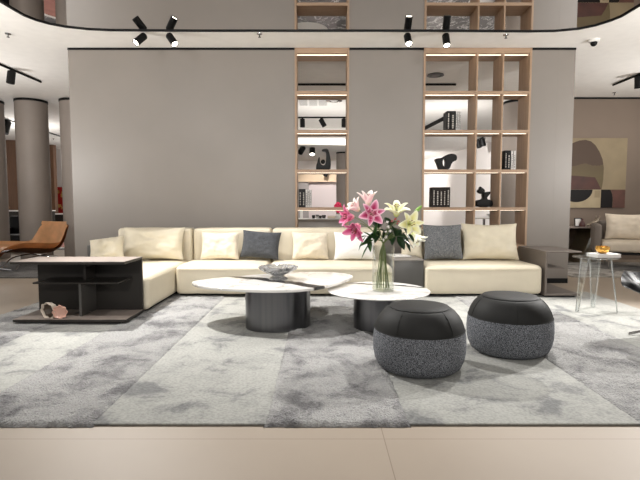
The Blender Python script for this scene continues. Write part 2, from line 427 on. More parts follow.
# mirror ceiling inside its black ring track
left_e = [(0, 1), (15, 10), (25, 15.8), (37, 20.5), (50, 24), (66, 27), (87, 29.3), (110, 30.4)]
right_e = [(530, 31.6), (555, 31.2), (579, 29), (595, 25.7), (610, 21), (620, 17), (630, 11), (640, 5)]
edge = [PZ(x, y, H - .02) for x, y in left_e] + [PZ(x, 31, H - .02) for x in (200, 320, 430)] + [PZ(x, y, H - .02) for x, y in right_e]
edge = [(p.x, p.y) for p in edge]
side_l = [(-3.50, -1.2), (-3.50, 1.5), (-3.48, 4.2)]; side_r = [(3.50, 4.2), (3.52, 1.5), (3.52, -1.2)]
loop = side_l + edge + side_r + [(3.2, -1.9), (2.5, -2.2), (-2.5, -2.2), (-3.2, -1.9)]
b = MB(); b.prism(loop, H - .012, H - .004)
mir = b.build('ceiling_mirror', MIRROR); struct(mir)
b = MB(); lp = [Vector((x, y, 0)) for x, y in loop]; n = len(lp); vs, fs = [], []
cen = Vector((0, 2, 0))
for i, p in enumerate(lp):
    t = (lp[(i + 1) % n] - lp[i - 1]).normalized(); o_ = Vector((-t.y, t.x, 0))
    for w, z in ((-.0, H - .024), (.024, H - .024), (.024, H - .001), (0, H - .001)): q = p + o_ * w; vs.append((q.x, q.y, z))
for i in range(n):
    j = (i + 1) % n
    for k in range(4): fs.append((i * 4 + k, i * 4 + (k + 1) % 4, j * 4 + (k + 1) % 4, j * 4 + k))
b.raw(vs, fs); struct(b.build('trim_7', BLACK))

# columns
for (px, rel, lab) in ((0, 0, 'grey round column cut by the left edge of the photo, behind tan lounge chair'),
                       (1, 0, 'wide grey round column with black top ring, directly behind tan lounge chair'),
                       (2, 0, 'grey round column half hidden by left end of the big grey wall')):
    x = -6.93 + .925 * px; y = 10.15
    c = thing('column', lab, 'column', (x, y, 0), 0, 'grey columns at the left')
    b = MB(); b.lathe([(0, 0), (.305, 0), (.305, H - .05), (0, H - .05)], n=48); b.build('shaft', COLUMN, c)
    b = MB(); b.lathe([(0, 0), (.312, 0), (.312, .045), (0, .045)], (0, 0, H - .048), n=48); b.build('top_ring', BLACK, c)
c = thing('column', 'grey round column seen through the right bays of the wide bookcase', 'column', (4.17, 10.25, 0))
b = MB(); b.lathe([(0, 0), (.30, 0), (.30, H - .05), (0, H - .05)], n=48); b.build('shaft', COLUMN, c)
b = MB(); b.lathe([(0, 0), (.307, 0), (.307, .045), (0, .045)], (0, 0, H - .048), n=48); b.build('top_ring', BLACK, c)
c = thing('column', 'slim grey column seen far off through the narrow bookcase', 'column', (.74, 15.4, 0))
b = MB(); b.lathe([(0, 0), (.22, 0), (.22, 2.75), (0, 2.75)], n=40); b.build('shaft', COLUMN, c)
b = MB(); b.lathe([(0, 0), (.226, 0), (.226, .045), (0, .045)], (0, 0, 2.752), n=40); b.build('top_ring', BLACK, c)

# ================================================================== BOOKCASES
SH = [P(320, y, WY).z for y in (91, 130, 169.5, 207.3)] + [.55, .08]
def bookcase(x0, x1, divs, lab):
    t = thing('bookcase', lab, 'bookcase', ((x0 + x1) / 2, WY, 0)); cx = (x0 + x1) / 2
    w = x1 - x0; th = .028; y0, y1 = -.012, .362
    for x in (-w / 2 + .001, w / 2 - th - .001):
        b = MB(); b.box(x, x + th, y0, y1, 0, H - .003, .002, 1); b.build('side_panel', OAK, t)
    xs = [-w / 2 + th] + [d - cx for d in divs] + [w / 2 - th]
    for d in divs:
        b = MB(); b.box(d - cx - .012, d - cx + .012, y0 + .003, y1 - .003, .04, H - .05, .002, 1); b.build('divider', OAK, t)
    for i, z in enumerate([H - .004] + SH):
        thk = .075 if i == 0 else .042
        b = MB(); b.box(-w / 2 + th + .001, w / 2 - th - .001, y0 + .002, y1 - .002, z - thk, z, .002, 1); s = b.build('top_board' if i == 0 else 'shelf', OAKX, t)
        if z > .5:
            for k in range(len(xs) - 1):
                e = .013 if 0 < k else .003; e2 = .013 if k + 1 < len(xs) - 1 else .003
                b = MB(); b.box(xs[k] + e, xs[k + 1] - e2, .052, .066, z - thk - .003, z - thk + .001); tag(b.build('led_strip', LED, s), 'lit white strip', None)
    return t
bookcase(S1[0], S1[1], [], 'narrow oak bookcase column with lit shelves and open back')
DV = [P(476.8, 90, WY).x, P(502.6, 90, WY).x]
bookcase(S2[0], S2[1], DV, 'wide three-bay oak bookcase with lit open-backed shelves')
ZS = SH  # shelf tops

BOOKW = {}
def book(x, z, w, h, d, mat, lab, grp, lines=2, cat='book', y=WY + .07):
    t = thing('book', lab, cat, (x, y, z), 0, grp)
    b = MB(); b.box(-w / 2, w / 2, 0, .003, 0, h); b.box(-w / 2, -w / 2 + .003, 0, d, 0, h); b.box(w / 2 - .003, w / 2, 0, d, 0, h); b.build('cover', mat, t, smooth=False)
    b = MB(); b.box(-w / 2 + .003, w / 2 - .003, .0032, d - .004, .003, h - .003); b.build('pages', PAPER, t, smooth=False)
    b = MB(); rnd = random.Random(int(abs(x) * 1000)); zz = h * .12
    while zz < h * .8:
        l = rnd.uniform(.012, .03); b.box(-w * .16, w * .16, -.0006, .0002, zz, zz + l); zz += l + rnd.uniform(.004, .014)
        if lines == 1 and zz > h * .45: break
    b.build('spine_lettering', PRINT if mat is not BOOK_WHITE else PRINT_DK, t, smooth=False)
    return t
def row(pxs, py, z, items, y=WY + .07):
    for (a, c, top, mat, lab, grp) in items:
        pa, pc = P(a, py, y), P(c, py, y); h = P(a, top, y).z - z
        book((pa.x + pc.x) / 2, z, (pc.x - pa.x) * .97, h, .2, mat, lab, grp, y=y)
g = 'books on the lowest visible shelf of the narrow bookcase'
row(0, 200, ZS[3], [(298.6, 301.9, 189, BOOK_BLACK, 'leftmost black book in the narrow bookcase, against its side panel', g), (301.9, 305.4, 189, BOOK_BLACK, 'black book in the narrow bookcase, next to the white books', g),
                    (305.5, 307.6, 189.5, BOOK_WHITE, 'white book touching the black ones in the narrow bookcase', g), (307.7, 309.6, 189.5, BOOK_WHITE, 'middle white book of three in the narrow bookcase', g), (309.7, 311.4, 189.5, BOOK_WHITE, 'rightmost white book in the narrow bookcase', g)])
g = 'books on the second shelf of the wide bookcase'
row(0, 120, ZS[1], [(446.8, 450.3, 111, BOOK_BLACK, 'outer left black book on the highest stocked shelf of the wide bookcase', g), (450.4, 455.6, 111, BOOK_BLACK, 'thick black book beside thin white books, highest stocked shelf of the wide bookcase', g),
                    (455.9, 457.5, 111.3, BOOK_WHITE, 'thin white book against the thick black book on highest stocked shelf', g), (457.7, 459.2, 111.3, BOOK_WHITE, 'middle thin white book on highest stocked shelf of the wide bookcase', g), (459.4, 460.9, 111.3, BOOK_WHITE, 'rightmost thin white book on highest stocked shelf of the wide bookcase', g)])
g = 'books in the right bay of the wide bookcase'
row(0, 160, ZS[2], [(501.8 + 3, 507.2, 150.5, BOOK_BLACK, 'leftmost black book in the right bay of the wide bookcase', g), (507.3, 510.8, 150.5, BOOK_BLACK, 'black book touching white books in the right bay of the wide bookcase', g),
                    (511.0, 513.3, 150.8, BOOK_WHITE, 'white book next to black ones in the right bay of the wide bookcase', g), (513.5, 515.8, 150.8, BOOK_WHITE, 'rightmost white book in the right bay of the wide bookcase', g)])
g = 'dark books with pale titles in the left bay'
nm = ['leftmost', 'second from left', 'middle', 'second from right', 'rightmost']
xs = [432.2, 435.8, 439.6, 443.0, 446.4, 450.2]
row(0, 197, ZS[3], [(xs[i], xs[i + 1], 187.2, BOOK_BROWN, nm[i] + ' of five dark brown books with pale titles, left bay of wide bookcase', g) for i in range(5)])

# black sculptures on the shelves
def soft(b, name, mat, par, lvl=2):
    o = b.build(name, mat, par); m = o.modifiers.new('sub', 'SUBSURF'); m.levels = lvl; m.render_levels = lvl; return o
def blob_chain(pts, radii, name, mat, par=None, lvl=2):
    me = bpy.data.meshes.new(name); me.from_pydata(pts, [(i, i + 1) for i in range(len(pts) - 1)], [])
    o = bpy.data.objects.new(name, me); COL.objects.link(o); me.materials.append(mat)
    o.parent = par; sk = o.modifiers.new('skin', 'SKIN'); sk.use_smooth_shade = True
    for v, r in zip(me.skin_vertices[0].data, radii): v.radius = r if isinstance(r, tuple) else (r, r)
    me.skin_vertices[0].data[0].use_root = True
    s = o.modifiers.new('sub', 'SUBSURF'); s.levels = lvl; s.render_levels = lvl; return o
PXM = (WY + .15) / 480
def S(px, py, cx, base, yy=0): return ((px - cx) * PXM, yy, (base - py) * PXM)
# raised-arm figure
t = thing('abstract_sculpture', 'black sculpture of figure with one raised bent arm, in the narrow bookcase', 'sculpture', (P(323, 168.5, WY + .15).x, WY + .15, ZS[2]))
f = lambda x, y: S(x, y, 323, 167.6)
out = [(316.2, 167.6), (316.0, 163.5), (317.3, 160), (318.6, 154.8), (319.8, 155), (319.8, 159), (321.5, 162.5), (324.5, 162.8), (326.0, 159), (326.2, 152), (325.6, 149.3), (322.5, 149.0), (321.4, 148), (322.8, 147), (327.5, 146.4), (328.8, 149), (330.5, 156), (330.9, 162), (330.2, 167.6)]
b = MB(); b.prism([(f(x, y)[0], f(x, y)[2]) for x, y in smooth_loop(out, 1)], -.035, .035, .005, 2, RX(PI / 2)); b.build('body', BLACK_SATIN, t)
b = MB(); b.ball(f(323.0, 159.3), .033); b.build('head', BLACK_SATIN, t)
# looped sculpture
t = thing('abstract_sculpture', 'black looped abstract sculpture with an oval hole, left bay of wide bookcase', 'sculpture', (P(445, 168, WY + .15).x, WY + .15, ZS[2]))
f = lambda x, y: S(x, y, 445, 168.0)
b = MB()
outer = smooth_loop([(438.5, 168), (436.8, 162), (434.5, 158), (435.5, 156.5), (441, 156.2), (445, 153.2), (450, 151.8), (454.5, 152.4), (456.3, 155.5), (455.3, 158.8), (453, 159.2), (450.6, 161.5), (448.6, 168)], 2)
hole = [(443.4 + 1.45 * math.cos(a) - .1 * math.sin(a), 160.6 - 4.0 * math.sin(a)) for a in [2 * PI * k / 24 for k in range(24)]]
def rim(cur, other):
    return cur
bmh = bmesh.new(); yy = .045
rings = []
for y in (-yy, yy):
    ov = [bmh.verts.new((f(x, z)[0], y, f(x, z)[2])) for x, z in outer]; hv = [bmh.verts.new((f(x, z)[0], y, f(x, z)[2])) for x, z in hole]
    eo = [bmh.edges.new((ov[i], ov[(i + 1) % len(ov)])) for i in range(len(ov))]; eh = [bmh.edges.new((hv[i], hv[(i + 1) % len(hv)])) for i in range(len(hv))]
    bmesh.ops.triangle_fill(bmh, edges=eo + eh, use_beauty=True); rings.append((ov, hv))
for k in (0, 1):
    A, B = rings[0][k], rings[1][k]
    for i in range(len(A)): bmh.faces.new((A[i], A[(i + 1) % len(A)], B[(i + 1) % len(A)], B[i]))
bmesh.ops.recalc_face_normals(bmh, faces=bmh.faces)
b._merge(bmh); o = b.build('body', BLACK_SATIN, t)
bv = o.modifiers.new('bev', 'BEVEL'); bv.width = .012; bv.segments = 3; bv.angle_limit = R(50)
# bust
t = thing('bust_sculpture', 'black stylised bust with tilted head, middle bay of wide bookcase', 'sculpture', (P(483.5, 206, WY + .15).x, WY + .15, ZS[3]))
f = lambda x, y: S(x, y, 483.5, 206.6)
def prof(pts, d, be=.014): 
    b = MB(); b.prism([(f(x, y)[0], f(x, y)[2]) for x, y in smooth_loop(pts, 2)], -d, d, be, 3, RX(PI / 2)); return b
prof([(475.3, 206.6), (475.2, 201), (477, 199.4), (481.5, 198.9), (482.6, 196.5), (481.5, 193.0), (487, 191), (489.3, 191.3), (488.4, 194), (485.6, 197), (486.4, 199), (490.5, 199.4), (491.8, 201.5), (491.6, 206.6)], .06).build('torso', BLACK_SATIN, t)
prof([(476.3, 190.6), (478.6, 188.4), (479.2, 185.6), (481, 187.2), (483.8, 189), (484.0, 192), (482, 193.6), (478.5, 192.9)], .04).build('head', BLACK_SATIN, t)

# ================================================================== BACK ROOM
ct = thing('display_counter', 'long white-topped display counter seen through the narrow bookcase', 'counter', (.1, 8.75, 0))
b = MB(); b.box(-1.0, .9, -.22, .25, 0, .845); b.build('body', plain('pale counter front', (206, 202, 198), .5), ct)
b = MB(); b.box(-1.03, .93, -.25, .28, .846, .876, .004); b.build('worktop', plain('white counter top', (244, 242, 238), .3), ct)
ZC = .8765
for i, (px, r, h, m, l) in enumerate(((313.5, .03, .06, SLATE, 'leftmost dark cup on the display counter'), (317.5, .035, .065, CHROME, 'silver cup second from left on the display counter'), (320.5, .028, .05, SLATE, 'small dark cup in the middle of the display counter'), (324, .036, .06, GREY_BOX, 'grey cup nearest the white boxes on the display counter'))):
    p = P(px, 218, 8.7); b = MB(); b.lathe([(0, 0), (r * .8, 0), (r, h * .7), (r * .95, h), (r * .85, h), (r * .85, h * .25), (0, h * .2)], (0, 0, 0), 20)
    o = b.build('cup', m); o.location = (p.x, 8.7, ZC); tag(o, l, 'cup', 'cups on the display counter')
p = P(331.5, 217, 8.75); o = MB().box(-.07, .07, -.05, .05, 0, .045, .004).build('box', BEIGE_PILLOW); o.location = (p.x, 8.75, ZC); tag(o, 'beige box lying on the display counter', 'box')
p = P(337, 215, 8.75); o = MB().box(-.04, .045, -.05, .05, 0, .075, .003).build('box', PAPER); o.location = (p.x + .02, 8.78, ZC); tag(o, 'white box under the pink flower head on the display counter', 'box')
PINKRED = plain('deep pink petals', (226, 44, 92), .6)
t = thing('pink_flower', 'deep pink flower head standing on white box at the counter end', 'flower', (p.x + .02, 8.78, ZC + .0755))
b = MB(); b.tube([(0, 0, 0), (0, 0, .05)], .006); b.build('stem', STEM, t)
b = MB()
for k in range(26):
    a = k * 2.4; q = (k / 26); b.ball((.05 * math.cos(a) * math.sin(PI * q), .05 * math.sin(a) * math.sin(PI * q), .05 + .15 * q), .032, u=10, v=6)
b.build('petals', PINKRED, t)
# grey post at left of narrow bookcase view
t = thing('display_stand', 'slim pale post standing behind the books of the narrow bookcase', 'stand', (P(301.3, 200, 9.2).x, 9.25, 0))
b = MB(); b.box(-.14, .14, -.1, .1, 0, .03, .005); b.build('base', CHROME, t)
b = MB(); b.box(-.028, .028, -.02, .02, .03, 1.42, .004); b.build('post', PAPER, t)
# white table and chair seen low in the middle bay
p = P(484, 219, 11.2)
t = thing('round_table', 'small white round table seen low through the middle bay of wide bookcase', 'table', (p.x, 11.2, 0))
zt = p.z + .05
b = MB(); b.lathe([(0, 0), (.45, 0), (.47, .02), (.45, .035), (0, .035)], (0, 0, zt - .035), 40); b.build('tabletop', PAPER, t)
b = MB(); b.lathe([(0, 0), (.26, 0), (.26, .015), (.03, .03), (.03, zt - .036), (0, zt - .036)], n=24); b.build('pedestal', CHROME, t)
o = MB().lathe([(0, 0), (.05, 0), (.10, .05), (.13, .07), (.12, .07), (.09, .05), (0, .012)], n=24).build('bowl', CHROME); o.location = (p.x + .14, 11.1, zt + .0005); tag(o, 'shiny metal bowl on the small white round table', 'bowl')
# round rugs on the rear floors, which the mirror ceiling shows
t = MB().lathe([(0, .001), (.60, .001), (.62, .012), (.60, .02), (0, .02)], n=64).build('round_rug', PAPER); t.location = (-.38, 15.25, 0); tag(t, 'round white rug reflected in the mirror ceiling above the narrow bookcase', 'rug')
t = thing('round_rug', 'round dusky pink rug with white border reflected at upper left of the mirror ceiling', 'rug', (-6.85, 13.6, 0))
b = MB(); b.lathe([(0, .001), (1.0, .001), (1.0, .018), (0, .018)], n=64); b.build('field', plain('dusky pink pile', (168, 118, 108), .9, var=.06, scale=4), t)
b = MB(); b.lathe([(1.001, .001), (1.12, .001), (1.12, .02), (1.001, .02), (1.001, .001)], n=64); b.build('border', PAPER, t)

# tracks, lamps and ceiling fittings
def lamp(loc, tilt_x, tilt_y, lab, grp='black track spotlights', on=True, L=.15, r=.045, power=0, stem=.035, name='track_spotlight'):
    """can lamp hanging below a track; tilt_x swings the lens towards the viewer, tilt_y to the side"""
    t = thing(name, lab, 'spotlight', loc, 0, grp)
    b = MB(); b.tube([(0, 0, -.001), (0, 0, -stem)], .012, 10); b.box(-.022, .022, -.03, .03, -.016, -.001, .003); b.build('mount', BLACK, t)
    M = T(0, 0, -stem) @ RY(tilt_y) @ RX(tilt_x)
    b = MB(); b.lathe([(0, .02), (r * .9, .02), (r, .01), (r, -L), (r * .88, -L), (r * .86, -L + .015), (0, -L + .015)], n=28, M=M); b.build('body', BLACK, t)
    b = MB(); b.lathe([(0, -L + .0165), (r * .85, -L + .0165), (r * .8, -L + .008), (0, -L + .004)], n=28, M=M); b.build('lens', LENS if on else BLACK_SATIN, t)
    return t
ry = lambda px: PZ(px, 31, H - .03)
zt = H - .0245
lamp((ry(140.5).x, 6.19, zt), -.55, .62, 'black spotlight aimed left on the ring track, leftmost of the upper pair')
lamp((ry(167).x, 6.19, zt), -.35, -.62, 'black spotlight aimed right on the ring track, right one of the left pair')
lamp((ry(409).x, 6.19, zt), -.62, -.03, 'lit black spotlight on the ring track left of the wide bookcase top')
lamp((ry(448).x, 6.19, zt), -.45, .0, 'black spotlight on the ring track in front of the wide bookcase left bay')
def track(p0, p1, lab, w=.03):
    o = MB().tube([p0, p1], w / 1.6, 4).build('lighting_track', BLACK, smooth=False); tag(o, lab, 'track'); return o
def on_ceiling(px, py, z=None): return PZ(px, py, (z or H) - .02)
a, c = on_ceiling(-8, 61), on_ceiling(41, 82); track(a, c, 'black ceiling track with one lamp at the upper left')
q = a.lerp(c, .36); lamp((q.x, q.y, q.z - .018), -.1, .1, 'unlit black spotlight on the ceiling track at the upper left', on=False, L=.17, r=.06)
a, c = on_ceiling(613, 85), on_ceiling(660, 66); track(a, c, 'black ceiling track with one lamp at the right edge above the painting')
q = a.lerp(c, .6); lamp((q.x, q.y, q.z - .018), .1, -.1, 'unlit black spotlight on the ceiling track at the right edge of the photo', on=False, L=.17, r=.07)
a, c = on_ceiling(-6, 117), on_ceiling(30, 125.5); track(a, c, 'black track deep at the left between the grey columns')
for px, on, l in ((1, True, 'lit black spotlight glowing at far left between the columns'), (7.2, False, 'unlit black spotlight hanging at far left beside the glowing one')):
    q = on_ceiling(px, 118 + (px + 2) * .236); lamp((q.x, q.y, q.z - .018), -.3, .1, l, on=on, L=.3, r=.09)
a, c = on_ceiling(40, 130), on_ceiling(66, 138); track(a, c, 'thin black track deep between the second and third grey columns')
q0 = on_ceiling(420, 84.5); a = Vector((-1.2, q0.y, H - .02)); c = Vector((P(456, 84, q0.y).x, q0.y, H - .02)); track(a, c, 'long straight black track across the rear ceiling, seen in both bookcases')
q0 = on_ceiling(320, 117.5); a = Vector((-1.6, q0.y, H - .02)); c = Vector((1.6, q0.y, H - .02)); track(a, c, 'black track with three lamps seen through the narrow bookcase')
for px, ty, l in ((302.5, 0, 'left lamp of three on the track seen through the narrow bookcase'), (321, -.5, 'tilted middle lamp of three on the track seen through the narrow bookcase'), (344, 0, 'right lamp of three on the track seen through the narrow bookcase')):
    lamp((P(px, 117, q0.y).x, q0.y, H - .04), 0, ty, l, on=False, L=.18, r=.06)
a, c = on_ceiling(404, 138.5), on_ceiling(448, 116); track(a, c, 'black slanting track seen through the left bay of the wide bookcase', .10)
a, c = on_ceiling(472, 142.5), on_ceiling(497, 130.5); track(a, c, 'black slanting track with two lamps in the middle bay of the wide bookcase')
for k, l in ((.28, 'left one of two spotlights hanging in the middle bay view of wide bookcase'), (.45, 'right one of two spotlights hanging in the middle bay view of wide bookcase')):
    q = a.lerp(c, k); lamp((q.x, q.y, q.z - .018), -.1, -.2, l, on=False, L=.22, r=.08)
# two small lamps under the lower rear ceiling and one over the pink panel
for px, py, on, l in ((303, 146.6, False, 'small unlit rear spotlight above the raised-arm sculpture, to its left'), (312.3, 147.5, True, 'small lit rear spotlight above the raised-arm sculpture')):
    q = PZ(px, py, 2.80); lamp((q.x, q.y, 2.799), -.5, .5 if not on else 0, l, on=on, L=.2, r=.08)
q = P(327.5, 175, 17.2); lamp((q.x, 17.2, 2.799), -.2, .35, 'black rear spotlight hanging before the peach lintel', on=False, L=.24, r=.075, stem=.42)
# air vents
def vent_grid(px0, px1, py0, py1, lab):
    a, c = PZ(px0, py0, H), PZ(px1, py1, H); t = thing('ceiling_vent', lab, 'vent', ((a.x + c.x) / 2, (a.y + c.y) / 2, H))
    w, d = abs(c.x - a.x), abs(c.y - a.y)
    b = MB(); b.box(-w / 2, w / 2, -d / 2, d / 2, -.012, -.001); b.build('frame', PAPER, t)
    for k in range(3):
        b = MB()
        for j in range(7):
            y = -d / 2 + .05 + (d - .1) * j / 6; b.box(-w / 2 + w / 3 * k + .02, -w / 2 + w / 3 * (k + 1) - .02, y - .006, y + .006, -.018, -.012)
        b.build('grille', plain('vent slats', (160, 158, 156), .6), t)
vent_grid(299, 328, 105, 97.5, 'white rectangular air vent in the rear ceiling, seen through the narrow bookcase')
q = PZ(334, 100, H); t = thing('ceiling_diffuser', 'round white ceiling diffuser beside the vent seen in the narrow bookcase', 'vent', (q.x, q.y, H))
b = MB(); b.lathe([(.10, -.001), (.16, -.001), (.17, -.02), (.11, -.025), (.10, -.001)], n=28); b.build('ring', CHROME, t)
b = MB(); b.lathe([(0, -.001), (.09, -.001), (.06, -.03), (0, -.035)], n=24); b.build('cone', PAPER, t)
q = PZ(435.5, 74.5, H); t = thing('ceiling_diffuser', 'grey oval ceiling fitting seen in the top left bay of the wide bookcase', 'vent', (q.x, q.y, H))
b = MB(); b.lathe([(.09, -.001), (.13, -.001), (.14, -.02), (.1, -.024), (.09, -.001)], n=28); b.build('ring', GREY_BOX, t)
b = MB(); b.lathe([(0, -.001), (.088, -.001), (.07, -.025), (0, -.028)], n=24); b.build('cone', plain('grey cap', (120, 116, 112), .5), t)
# sprinklers
for px, py, l in ((8, 33.5, 'small sprinkler head on the white ceiling at the upper left'), (259.5, 33.5, 'small sprinkler head on the ceiling above the grey wall, left of narrow bookcase'), (506, 34.5, 'small sprinkler head on the ceiling above the wide bookcase'), (614.5, 92.5, 'small sprinkler head on the ceiling above the painting'), (53.5, 138.5, 'tiny sprinkler head deep between the second and third columns')):
    q = PZ(px, py, H); s = max(1, q.y / 9)
    t = thing('sprinkler', l, 'sprinkler', (q.x, q.y, H), 0, 'ceiling sprinklers')
    b = MB(); b.lathe([(0, -.001), (.036, -.001), (.034, -.008), (0, -.01)], n=20); b.build('escutcheon', CHROME, t)
    b = MB(); b.tube([(0, 0, -.009), (0, 0, -.045)], .008, 8); b.lathe([(0, -.044), (.018, -.044), (.018, -.048), (0, -.048)], n=14); b.build('head', GREY_BOX, t)
# dome camera
q = PZ(594, 39.5, H); t = thing('dome_camera', 'small black dome camera on the white ceiling at the upper right', 'camera', (q.x, q.y, H))
b = MB(); b.lathe([(0, -.001), (.068, -.001), (.066, -.03), (.055, -.035), (0, -.035)], n=32); b.build('base', PAPER, t)
b = MB(); b.ball((0, 0, -.046), .042, u=24, v=16); b.build('dome', BLACK_SATIN, t)

# ================================================================== PATCHWORK RUG
RUGY0, RUGY1 = 2.335, 6.05
SEAM = [-3.18, -2.50, -1.86, -1.143, -.266, .441, 1.614, 2.45, 3.39]
rug = thing('patchwork_rug', 'large pale grey patchwork rug of smooth and shaggy strips under the seating group', 'rug', (0, 0, 0))
for i in range(len(SEAM) - 1):
    x0, x1 = SEAM[i], SEAM[i + 1]; shag = i % 2 == 0
    if i == 7: shag = False
    if shag:
        y0 = RUGY0 - .02; nx, ny = int((x1 - x0 + .03) / .012), int((RUGY1 - y0) / .014)
        def fn(u, v):
            x = x0 - .015 + u * (x1 - x0 + .03); y = y0 + v * (RUGY1 - y0)
            e = min(1, min(u, 1 - u) * (x1 - x0) / .03, v * (RUGY1 - y0) / .03, 1)
            h = .020 + .011 * noise.noise(Vector((x * 55, y * 55, 0))) + .007 * noise.noise(Vector((x * 13, y * 13, 3)))
            j = .008 * noise.noise(Vector((x * 40, y * 40, 9)))
            return Vector((x + j, y + j * .8, .002 + max(.0, h) * (e ** .5)))
        b = MB(); b.grid(fn, nx, ny); b.build('shaggy_strip', RUG_SHAG, rug, ang=180)
    else:
        b = MB(); b.box(x0, x1, RUGY0, RUGY1, .001, .013, .004, 2)
        b.build('smooth_strip', RUG_SMOOTH, rug)
RT = .014   # top of the smooth pile

# ================================================================== SOFA
ZB = .0305    # things standing on the rug
def sofa_module(name, lab, x0, x1, y0, y1, back, sides=(0, 0)):
    t = thing(name, lab, 'sofa', ((x0 + x1) / 2, y0, 0), 0, 'modules of the cream sofa')
    w = x1 - x0; d = y1 - y0
    b = MB(); b.box(-w / 2 + .04, w / 2 - .04, .06, d - .04, .032, .05); b.build('plinth', PLINTH, t)
    b = MB(); b.rbox(w - .008, d, .338, .05, .020, .006, T(0, d / 2, .047), n=10, wr=.006, seed=x0); b.build('seat', CREAM, t)
    z = .350
    pts = [(-w / 2 + .012, d - .05, z), (-w / 2 + .006, .05, z), (-w / 2 + .02, .016, z), (-w / 2 + .05, -.0005, z), (0, -.007, z), (w / 2 - .05, -.0005, z), (w / 2 - .02, .016, z), (w / 2 - .006, .05, z), (w / 2 - .012, d - .05, z)]
    b = MB(); b.tube(pts, .004, 6); b.build('piping', CREAM2, t)
    bx0, bx1, by0, by1, top = back
    b = MB(); b.rbox(bx1 - bx0 - .008, by1 - by0, top - .07, .045, .006, .012, T((bx0 + bx1) / 2 - (x0 + x1) / 2, (by0 + by1) / 2 - y0, .07), n=8, wr=.006, seed=x1); b.build('backrest', CREAM, t)
    return t
YF = 5.66; YB0, YB1 = 6.37, 6.62; TOP = P(200, 228.2, YB0 + .04).z
ch_ = sofa_module('modular_sofa', 'cream leather chaise end of the sofa behind the low left shelf unit', -2.72, -1.73, 4.80, 6.36, (-2.70, -1.70, YB0, YB1, TOP))
sofa_module('modular_sofa', 'cream leather sofa seat between the chaise and the seam behind the crystal bowl', -1.725, -.637, YF, 6.36, (-1.695, -.645, YB0, YB1, TOP))
sofa_module('modular_sofa', 'long cream leather sofa seat behind the vase and round marble table', -.633, .870, YF, 6.36, (-.64, .865, YB0, YB1, TOP))
sofa_module('modular_sofa', 'cream leather sofa seat at right with grey and cream pillows, beside the open end shelf', 1.245, 2.655, YF, 6.36, (1.25, 2.60, YB0, YB1, TOP - .02))
cb = thing('sofa_console', 'dark grey box console set between two sofa seats behind the vase', 'console', (1.0575, YF + .02, 0))
b = MB(); b.box(-.180, .180, .005, .80, .032, .445, .003); b.build('body', GREY_BOX, cb)
b = MB(); b.box(-.183, .183, 0, .805, .446, .462, .003); b.build('top', plain('grey console top', (128, 122, 116), .4), cb)
mg = MB().box(-.13, .10, -.16, .15, 0, .012, .001).build('magazine', PAPER); mg.location = (1.03, 6.14, .4625); mg.rotation_euler = (0, 0, .12); tag(mg, 'white magazine lying on the dark console behind the vase', 'magazine')

# end shelf units
lu = thing('sofa_end_shelf', 'low dark end shelf unit with taupe top at the left front of the sofa', 'shelf unit', (-2.305, 4.33, 0))
X0, X1 = -.51, .53
b = MB(); b.box(X0, X1, 0, .445, .570, .5925, .002, 1); tp = b.build('top', SLATE, lu)
b = MB(); b.box(X0 + .003, X1 - .003, .003, .442, .5926, .5955); tag(b.build('inlay', TAUPE_TOP, tp), 'taupe leather inlay', None)
b = MB(); b.box(X0, X1, .423, .445, .065, .569); b.build('back_panel', SLATE, lu)
b = MB(); b.box(X0, X1, 0, .445, .036, .0605, .002, 1); tp = b.build('bottom_board', SLATE, lu)
b = MB(); b.box(X0 + .003, X1 - .003, .003, .4225, .0606, .064); tag(b.build('inlay', TAUPE_TOP, tp), 'taupe leather inlay', None)
b = MB(); b.box(X0 + .15, X1 - .1, .08, .4215, .378, .393, .001, 1); b.build('middle_shelf', SLATE, lu)
b = MB(); b.box(.045, .068, .12, .4215, .0645, .377); b.build('divider', GREY_BOX, lu)
b = MB(); b.box(.045, .068, .22, .4215, .3935, .568); b.build('upper_divider', SLATE, lu)
b = MB(); b.box(X0 + .3, X1 - .02, .05, .42, .016, .0355); b.build('plinth', PLINTH, lu)
ru = thing('sofa_end_shelf', 'open end shelf with taupe leather top at the right end of the sofa', 'shelf unit', (2.672, 5.65, 0))
b = MB(); b.box(0, .022, 0, .80, .056, .546); b.build('side_panel', BRONZE, ru)
b = MB(); b.box(0, .425, 0, .80, .547, .565, .002, 1); b.build('top', BRONZE, ru)
b = MB(); b.box(.0225, .235, .02, .80, .352, .367, .001, 1); b.build('middle_shelf', BRONZE, ru)
b = MB(); b.box(0, .425, 0, .80, .034, .055, .002, 1); b.build('bottom_board', BRONZE, ru)
b = MB(); b.box(.02, .38, .04, .78, .016, .0335); b.build('plinth', PLINTH, ru)
# dark arm at the chaise's left
b = MB(); b.box(-.055, .055, .32, 1.0, .065, .615, .012, 3); am = b.build('armrest', GREY_BOX, ch_); am.location = (-2.83 - ch_.location.x, 5.6 - ch_.location.y, 0); am['label'] = 'low dark grey arm panel'

